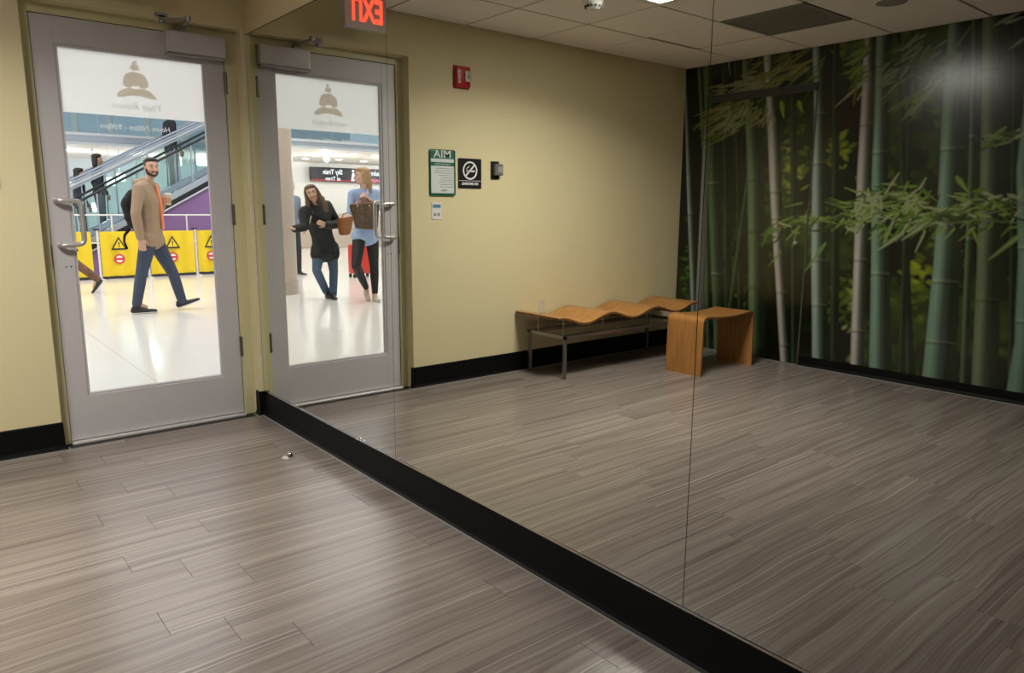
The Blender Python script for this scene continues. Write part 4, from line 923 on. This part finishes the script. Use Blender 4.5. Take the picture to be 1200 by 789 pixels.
    for h in o['hairs']: hull(bm, [(P(*a), b if not isinstance(b, tuple) else b, H) for a, b in h])
    fuse('hair', bm, .006, hair, t, 3)
    return t, H, hc, T, pel, tp
hairm = lambda n, c: mat(n, c, .5, var=.35, vscale=12, stretch=(14, 14, 1.5), bump=.6, bscale=40)
mDenim = mat('blue_denim', (.04, .058, .098), .75, bump=.5, bscale=18, var=.35, vscale=7)

# --- the walking man
Ym = 5.1
m_ = lambda u, v, dy=0: at(u, v, Ym+dy)
J = dict(head=m_(177.5, 197), neck=m_(173, 214), shR=m_(163, 221, -.17), shL=m_(180, 220, .17), elR=m_(159, 250, -.24), wrR=m_(164.5, 279, -.20), elL=m_(184, 252, .20), wrL=m_(190, 240, -.02),
         hipR=m_(174, 283, -.085), hipL=m_(182, 283, .085), knR=m_(165.5, 322, -.07), knL=m_(203, 321, .06), anR=m_(160.5, 356, -.06), anL=m_(213.5, 353, .05), toeR=m_(183, 365, -.06), toeL=m_(236, 354, .05))
J['hdR'] = ((.10, -.1, -1), (.2, .9, 0), 1, .30); J['hdL'] = ((.25, -.3, .95), (.9, .35, 0), -1, .75)
J['heelR'] = Vector((J['anR'].x-.06, J['anR'].y, .0)); J['pitchR'] = (.97, -.12, 0.0)
hl = m_(209.5, 363.5, .05); J['heelL'] = Vector((hl.x, hl.y, .012)); J['pitchL'] = (.94, -.12, .30)
mTan = mat('tan_sweatshirt', (.34, .24, .155), .85, bump=.5, bscale=14, var=.08, vscale=6)
S9 = frame((1, -.15, 0))
cap = [[((0, -.028, .058), (.079, .084, .064)), ((0, .018, .098), (.060, .062, .024))], [((0, -.050, .01), (.074, .060, .055))], [((.070, .0, .03), (.008, .02, .03))], [((-.070, .0, .03), (.008, .02, .03))]]
nk = Vector(J['neck']); sR_, sL_ = J['shR'], J['shL']
man, H, hc, T, pel, tp = person('bearded man in tan hooded sweatshirt and jeans walking with a cup, looking in', (.66, 5.1, 0), J, mSkin, mTan, mDenim, mat('black_shoe', (.015, .015, .018), .5), hairm('black_hair', (.014, .010, .008)),
    fwd=(1, -.30, 0), face=(.10, -.99, .0), hairs=cap, tg=.022, hipdrop=-.01, hem=.0, cuff=.96, bvox=.0055, lip=(.34, .12, .10), k=1.02,
    top_extra=[[(nk+Vector((-.10, .02, .0)), (.055, .09, .045)), (nk+Vector((-.05, .0, .03)), (.05, .085, .03))], [(nk+Vector((-.02, -.07, .015)), .035), (nk+Vector((.05, -.06, -.03)), .028)], [(nk+Vector((-.02, .08, .015)), .035), (nk+Vector((.06, .07, -.03)), .028)]])
P = lambda x, y, z: hc+H @ Vector((x, y, z))
bm = B(); hull(bm, [(P(0, .052, -.088), (.030, .026, .018), H), (P(.045, .01, -.055), (.018, .032, .03), H), (P(-.045, .01, -.055), (.018, .032, .03), H)]); hull(bm, [(P(.062, .01, -.03), (.010, .02, .035), H), (P(.048, .02, -.06), (.016, .024, .02), H)]); hull(bm, [(P(-.062, .01, -.03), (.010, .02, .035), H), (P(-.048, .02, -.06), (.016, .024, .02), H)])
chain(bm, [P(-.028, .078, -.060), P(-.018, .092, -.042), P(.018, .092, -.042), P(.028, .078, -.060)], [.008, .006, .006, .008])
fuse('beard', bm, .004, mat('beard_hair', (.05, .03, .022), .8), man, 3)
ch_ = nk.lerp(pel, .35); bm = B()
hull(bm, [(nk+Vector((.075, -.035, -.03)), (.022, .045, .02)), (ch_+Vector((.105, -.045, 0)), (.025, .07, .03)), (nk.lerp(pel, .78)+Vector((.115, -.03, 0)), (.022, .065, .02))])
fuse('shirt', bm, .006, mat('orange_shirt', (.85, .27, .12), .8, bump=.3, bscale=14), man, 4)
# coffee cup in his far hand, backpack on his back
c0 = Vector(J['wrL'])+Vector((.055, -.055, .055))
t = thing('coffee_cup', 'paper coffee cup held up by the walking man', 'cup', c0)
obj('cup_body', lathe(B(), [(.028, -.06), (.040, .055), (.041, .06)], c0, 24), mat('kraft_cup', (.62, .46, .32), .6), t, True); obj('lid', lathe(B(), [(.043, .058), (.043, .068), (.038, .070), (.037, .082), (.02, .083)], c0, 24), mWhite, t, True); obj('sleeve', lathe(B(), [(.0325, -.035), (.0385, .022), (.0315, -.035)][:2], c0, 24), mat('cup_sleeve', (.45, .28, .16), .7), t)
mBk = mat('black_nylon', (.007, .007, .008), .85, spec=.25)
bp = at(153, 248, Ym); t = thing('backpack', 'black backpack with a dangling strap on the walking man', 'backpack', (bp.x, Ym, bp.z-.25))
bm = B(); hull(bm, [(at(155, 229, Ym), (.06, .12, .07)), (at(151, 240, Ym), (.085, .13, .10)), (at(157, 262, Ym), (.07, .13, .07))]); fuse('pack_body', bm, .008, mBk, t, 5)
bm = B(); hull(bm, [(at(149, 243, Ym), (.045, .09, .06)), (at(151, 256, Ym), (.045, .09, .05))]); fuse('front_pocket', bm, .008, mBk, t, 4)
obj('strap', tb([at(152, 268, Ym-.09), at(146, 276, Ym-.10), at(145.5, 283, Ym-.10), at(149, 292, Ym-.10)], [.02, .014, .012, .014], 8), mBk, t, True)

# --- the smiling woman in the black coat (seen in the mirror)
Yw = 5.0; a_ = lambda u, v, dy=0: atm(u, v, Yw+dy)
J = dict(head=a_(365.5, 227), neck=a_(369.5, 243, .06), shR=a_(357, 248, .0), shL=a_(383, 241, .12), elR=a_(357, 266, -.08), wrR=a_(345, 268.5, -.18), elL=a_(396, 263, .12), wrL=a_(382, 264, -.13),
         hipR=a_(374, 292, .06), hipL=a_(388, 291, .10), knR=a_(371, 317, -.02), knL=a_(391, 318, .05), anR=a_(382.5, 342, .12), anL=a_(390.5, 345.5, .03), toeR=a_(378, 351, .0), toeL=a_(387, 352, -.1))
J['hdR'] = ((.75, -.45, .15), (-.2, -.3, .9), 1, .15); J['hdL'] = ((.75, -.3, .25), (.1, .9, .1), -1, .45)
J['heelR'] = Vector((J['anR'].x-.02, J['anR'].y+.04, .015)); J['pitchR'] = (.30, -.90, -.02); J['heelL'] = Vector((J['anL'].x, J['anL'].y+.04, .0)); J['pitchL'] = (.25, -.95, 0)
mCoat = mat('black_coat', (.010, .010, .011), .75, bump=.5, bscale=16, var=.2); hz = [[((0, -.03, .06), (.088, .088, .068)), ((0, .012, .09), (.072, .068, .035))], [((.0, -.06, .0), (.088, .06, .07)), ((0, -.05, -.10), (.10, .05, .06))],
    [((.075, .005, .03), (.022, .035, .04)), ((.095, .01, -.10), (.03, .035, .05))], [((.095, .01, -.10), (.034, .04, .05)), ((.112, .03, -.17), (.036, .032, .04))], [((.112, .03, -.17), (.036, .032, .04)), ((.10, .045, -.25), (.040, .028, .045))], [((.12, .02, -.10), (.02, .02, .03))], [((-.075, .005, .03), (.022, .035, .04)), ((-.09, .01, -.10), (.03, .035, .05))], [((-.09, .01, -.10), (.036, .04, .05)), ((-.108, .03, -.16), (.034, .03, .04))], [((-.108, .03, -.16), (.034, .03, .04)), ((-.09, .05, -.24), (.040, .028, .045))]]
nk = Vector(J['neck'])
w1, H, hc, T, pel, tp = person('smiling woman in a black coat and jeans leaning toward the beige column', (a_(387, 350).x, 5.0, 0), J, mSkin, mCoat, mat('mid_denim', (.06, .10, .16), .75, bump=.5, bscale=18, var=.3, vscale=6), mat('dark_trainer', (.02, .02, .022), .5), hairm('brown_hair', (.11, .065, .035)),
    fwd=(.35, -.93, 0), face=(.42, -.90, 0), hup=(.28, .1, .95), hairs=hz, tg=.030, skirt=.25, hem=.0, cuff=.97, topname='coat', k=.93, hk=1.02, lip=(.5, .12, .10), sole=mat('sole_dark', (.05, .05, .05), .5), bvox=.0055)
P = lambda x, y, z: hc+H @ Vector((x, y, z))
bm = B(); chain(bm, [P(-.018, .0885, -.050), P(0, .093, -.055), P(.018, .0885, -.050)], [.002, .004, .002]); obj('teeth', bm, mWhite, w1, True)
bm = B(); hull(bm, [(Vector(J['hip'+q]).lerp(Vector(J['kn'+q]), f_), .100) for q in 'LR' for f_ in (.2, .27)]); fuse('shirt_hem', bm, .006, mat('cream_knit', (.36, .32, .20), .8), w1, 2)
obj('bag_strap', tb([nk+T @ Vector((-.06, .085, .02)), nk+T @ Vector((-.09, .155, -.10)), nk+T @ Vector((-.135, .165, -.19))], .009, 8), mat('pale_strap', (.62, .58, .48), .6), w1, True)
t = thing('shoulder_bag', 'tan leather bag hanging between the two women', 'bag', atm(405, 274, 4.85))
bm = B(); c_ = [atm(u, v, 4.85) for u, v in ((399, 256), (415.5, 253), (411, 275), (402, 276))]
for dy in (0, .12): pass
A = [bm.verts.new(p) for p in c_]; D = [bm.verts.new(p+Vector((0, .13, 0))) for p in c_]
bm.faces.new(A); bm.faces.new(D[::-1])
for q in range(4): bm.faces.new((A[q], A[(q+1) % 4], D[(q+1) % 4], D[q]))
bmesh.ops.bevel(bm, geom=list(bm.edges), offset=.015, segments=2, affect='EDGES'); mTanL = mat('tan_leather', (.36, .13, .035), .45, var=.1)
obj('bag_body', bm, mTanL, t, True); obj('handle', tb([atm(401, 256, 4.9), atm(402, 251, 4.9), atm(407, 249.5, 4.9), atm(412, 250.5, 4.9), atm(414, 254, 4.9)], .008, 8), mTanL, t, True)

# --- the fair woman in the blue shirt (seen in the mirror)
Yw = 4.5
J = dict(head=a_(424, 207), neck=a_(426, 224), shR=a_(413.5, 228), shL=a_(440, 227, .06), elR=a_(411, 247, .0), wrR=a_(418, 240, -.16), elL=a_(447, 243, -.05), wrL=a_(433, 234.5, -.17),
         hipR=a_(421, 280), hipL=a_(436, 280, .04), knR=a_(417.5, 312, -.16), knL=a_(438.5, 312, .02), anR=a_(429.5, 338, .14), anL=a_(439.5, 345, -.02), toeR=a_(424, 350, .0), toeL=a_(436, 354, -.15))
J['hdR'] = ((-.6, .3, .3), (0, .9, .1), 1, .6); J['hdL'] = ((.7, .1, .45), (.1, .95, 0), -1, .5)
J['heelR'] = Vector((J['anR'].x-.01, J['anR'].y+.05, .085)); J['pitchR'] = (.28, -.80, -.38); J['heelL'] = Vector((J['anL'].x, J['anL'].y+.03, .0)); J['pitchL'] = (.25, -.95, 0)
hz = [[((0, -.028, .058), (.084, .092, .068)), ((0, .014, .09), (.068, .068, .032))], [((0, -.06, .0), (.084, .06, .07)), ((0, -.085, -.09), (.062, .05, .05))], [((0, -.085, -.09), (.062, .05, .05)), ((0, -.095, -.20), (.04, .03, .05))], [((.07, .0, .03), (.018, .03, .035)), ((.065, -.04, -.07), (.02, .03, .04))], [((-.07, .0, .03), (.018, .03, .035)), ((-.065, -.04, -.07), (.02, .03, .04))]]
mBlueS = mat('light_blue_shirt', (.34, .45, .68), .8, bump=.5, bscale=14, var=.08)
w2, H, hc, T, pel, tp = person('fair haired woman in a light blue shirt and black leggings turning her head', (a_(436, 352).x, 4.5, 0), J, mSkinF, mBlueS, mat('black_leggings', (.008, .008, .010), .6, bump=.2, bscale=20), mat('beige_sneaker', (.55, .47, .36), .7), hairm('fair_hair', (.44, .27, .13)),
    fwd=(.45, -.88, 0), face=(.86, .18, -.02), hairs=hz, tg=.022, hipdrop=-.03, hem=.0, cuff=.5, topname='shirt', legname='leggings', lend=.93, flare=.0, k=.95, hk=.97, brow=(.2, .11, .06), lip=(.5, .2, .17), sole=mat('sole_cream', (.6, .55, .45), .6), bvox=.0055)
nk = Vector(J['neck']); bm = B(); hull(bm, [(nk+T @ Vector((0, .07, -.03)), (.035, .02, .02), T), (nk+T @ Vector((.0, .118, -.15)), (.006, .016, .02), T)]); fuse('neck_opening', bm, .005, mSkinF, w2, 2)
for s in (-1, 1):
    bm = B(); hull(bm, [(nk+T @ Vector((s*.055, .03, .02)), (.014, .03, .02), T), (nk+T @ Vector((s*.045, .095, -.05)), (.022, .012, .03), T), (nk+T @ Vector((s*.018, .125, -.11)), (.010, .01, .014), T)]); fuse('collar', bm, .005, mBlueS, w2, 2)
t = thing('tote_bag', 'large brown patterned tote bag held in front of the blue shirt', 'bag', atm(429, 269, 4.25))
Yb = 4.22; c_ = [atm(u, v, Yb) for u, v in ((411, 240), (445, 237.5), (443, 269.5), (419, 268))]
bm = B(); A = [bm.verts.new(p) for p in c_]; D = [bm.verts.new(p+Vector((-.02, .10, 0))) for p in c_]; bm.faces.new(A); bm.faces.new(D[::-1])
for q in range(4): bm.faces.new((A[q], A[(q+1) % 4], D[(q+1) % 4], D[q]))
bmesh.ops.bevel(bm, geom=list(bm.edges), offset=.012, segments=2, affect='EDGES')
mTote = bpy.data.materials.new('brown_patterned_canvas'); mTote.use_nodes = True; nt = mTote.node_tree; b = nt.nodes['Principled BSDF']; tc = nt.nodes.new('ShaderNodeTexCoord'); vo = nt.nodes.new('ShaderNodeTexVoronoi'); vo.inputs['Scale'].default_value = 28; nt.links.new(tc.outputs['Object'], vo.inputs[0])
cr = nt.nodes.new('ShaderNodeValToRGB'); cr.color_ramp.elements[0].color = (.17, .11, .06, 1); cr.color_ramp.elements[0].position = .2; cr.color_ramp.elements[1].color = (.085, .05, .03, 1); cr.color_ramp.elements[1].position = .45; nt.links.new(vo.outputs['Distance'], cr.inputs[0]); nt.links.new(cr.outputs[0], b.inputs['Base Color']); b.inputs['Roughness'].default_value = .5
obj('bag_body', bm, mTote, t, True)
mTr = mat('tote_trim', (.25, .13, .07), .5)
obj('top_trim', tb([c_[0]+Vector((0, -.005, .003)), c_[1]+Vector((0, -.005, .003))], .010, 8), mTr, t)
for dy in (0, .09): obj('handle', tb([atm(u, v, Yb+dy) for u, v in ((419, 240), (420, 234), (425, 231), (431, 233), (433, 239))], .008, 8), mTr, t, True)
for u in (419, 433): obj('rivet', lathe(B(), [(.012, -.004), (.012, .004)], atm(u, 241, Yb-.01), 12, 'y'), mat('brass', (.7, .5, .2), .3, metal=1) if u == 419 else bpy.data.materials['brass'], t)

# red suitcase beyond
t = thing('suitcase', 'red hard shell suitcase beyond the woman in leggings', 'suitcase', (-4.66, 7.6, 0))
mCase = mat('red_shell', (.62, .05, .03), .35)
obj('shell', bx(-4.86, -4.46, 7.5, 7.74, .07, .60, bev=.04, seg=3), mCase, t, True)
for q in range(6): obj('rib', bx(-4.82+q*.062, -4.80+q*.062, 7.492, 7.503, .12, .55, bev=.003), mCase, t)
for x in (-4.83, -4.49):
    for y in (7.54, 7.70): obj('wheel', lathe(B(), [(.035, -.015), (.035, .015)], (x, y, .035), 14, 'x'), mSign, t)
obj('handle', tb([(-4.74, 7.62, .6), (-4.74, 7.62, .95), (-4.58, 7.62, .95), (-4.58, 7.62, .6)], .01, 8), mSteel, t)

def simple(lab, base, hgt, fwd, top, leg_, hairc, long=True, skin=None, arm=(.12, .1), **kw):
    """a standing background figure, same builder"""
    b = Vector(base); f = Vector(fwd).normalized(); s = f.cross(Vector((0, 0, 1))); q = hgt/1.75; U_ = Vector((0, 0, 1))
    R_ = lambda x, y, z: b+s*x*q+f*y*q+U_*z*q
    st_ = kw.pop('stride', .06)
    J = dict(head=R_(0, .03, 1.635), neck=R_(0, 0, 1.47), shR=R_(.17, 0, 1.42), shL=R_(-.17, 0, 1.42), elR=R_(.22, -.03, 1.14), elL=R_(-.22, -.03, 1.14), wrR=R_(.22, .10, .90), wrL=R_(-.22, .10, .90), hipR=R_(.085, 0, .93), hipL=R_(-.085, 0, .93),
             knR=R_(.09, st_*.8+.02, .50), knL=R_(-.09, -st_*.5+.03, .50), anR=R_(.09, st_, .09), anL=R_(-.09, -st_, .09), toeR=R_(.09, st_+.18, .03), toeL=R_(-.09, -st_+.18, .03))
    J['hdR'] = ((f*.25-U_), -s, 1, .35); J['hdL'] = ((f*.25-U_), s, -1, .35)
    if 'mod' in kw: kw.pop('mod')(J, R_)
    hz = [[((0, -.03, .058), (.084, .088, .068)), ((0, .012, .09), (.068, .066, .032))], [((0, -.055, .0), (.084, .06, .07)), ((0, -.06, -.12 if long else -.03), (.08, .045, .05))]]
    return person(lab, base, J, skin or mSkin, top, leg_, mat('shoe_plain', (.03, .03, .03), .5), hairm('hair_dark', hairc), fwd=f, face=f, hairs=hz, vox=.011, bvox=.008, k=q*.98, hk=q, **kw)
mDkT = mat('dark_jacket', (.02, .022, .035), .8); mDkP = mat('dark_trousers', (.03, .03, .04), .8)
def rider(lab, u, v, hgt, top, leg_, hairc, Y=13.1, **kw):
    p = at(u, v, Y); x = p.x; n_ = math.floor((x-.55)/.4); zst = ZB2+SL2*(.55+.4*n_)+.12; hgt = min(1.9, max(1.5, p.z-zst+.02))
    return simple(lab, (x, Y, zst), hgt, (.9, .1, 0), top, leg_, hairc, stride=.0, **kw)
rider('dark haired rider in a dark jacket standing on the farther escalator', 112, 182, 1.70, mDkT, mat('grey_jeans', (.12, .14, .18), .8), (.015, .012, .010))
rider('rider at the lower left of the farther escalator, mostly hidden', 91, 199, 1.62, mDkT, mDkP, (.02, .014, .010))
rider('rider in dark top and grey trousers high on the farther escalator', 197, 126, 1.80, mDkT, mat('pale_trousers', (.42, .40, .38), .8), (.02, .014, .010))
bp_ = atm(349.5, 280, 8.6)
simple('person in grey blue top standing behind the beige column', (bp_.x+.13, 8.6, 0), 1.70, (-.2, -.9, 0), mat('grey_blue_top', (.17, .22, .28), .8), mDkP, (.03, .02, .015))
def stride_mod(J, R_):
    J['anR'] = R_(.09, -.52, .20); J['knR'] = R_(.09, -.20, .50); J['toeR'] = R_(.09, -.50, .05); J['anL'] = R_(-.09, .30, .09); J['knL'] = R_(-.09, .22, .52); J['toeL'] = R_(-.09, .48, .03)
    J['heelR'] = R_(.09, -.60, .16); J['pitchR'] = (R_(0, 1, 0)-R_(0, 0, 0))*.6-Vector((0, 0, .75))
bpn = at(111, 340, 7.6)
simple('person in brown patterned trousers walking out of view past the door edge', (bpn.x-.45, 7.6, 0), 1.72, (-.97, .1, 0) if False else (-1, .0, 0), mat('orange_top', (.6, .2, .05), .8), mat('brown_patterned_trousers', (.16, .085, .045), .8, var=.6, vscale=14, stretch=(1, 1, .3)), (.05, .03, .02), mod=stride_mod)
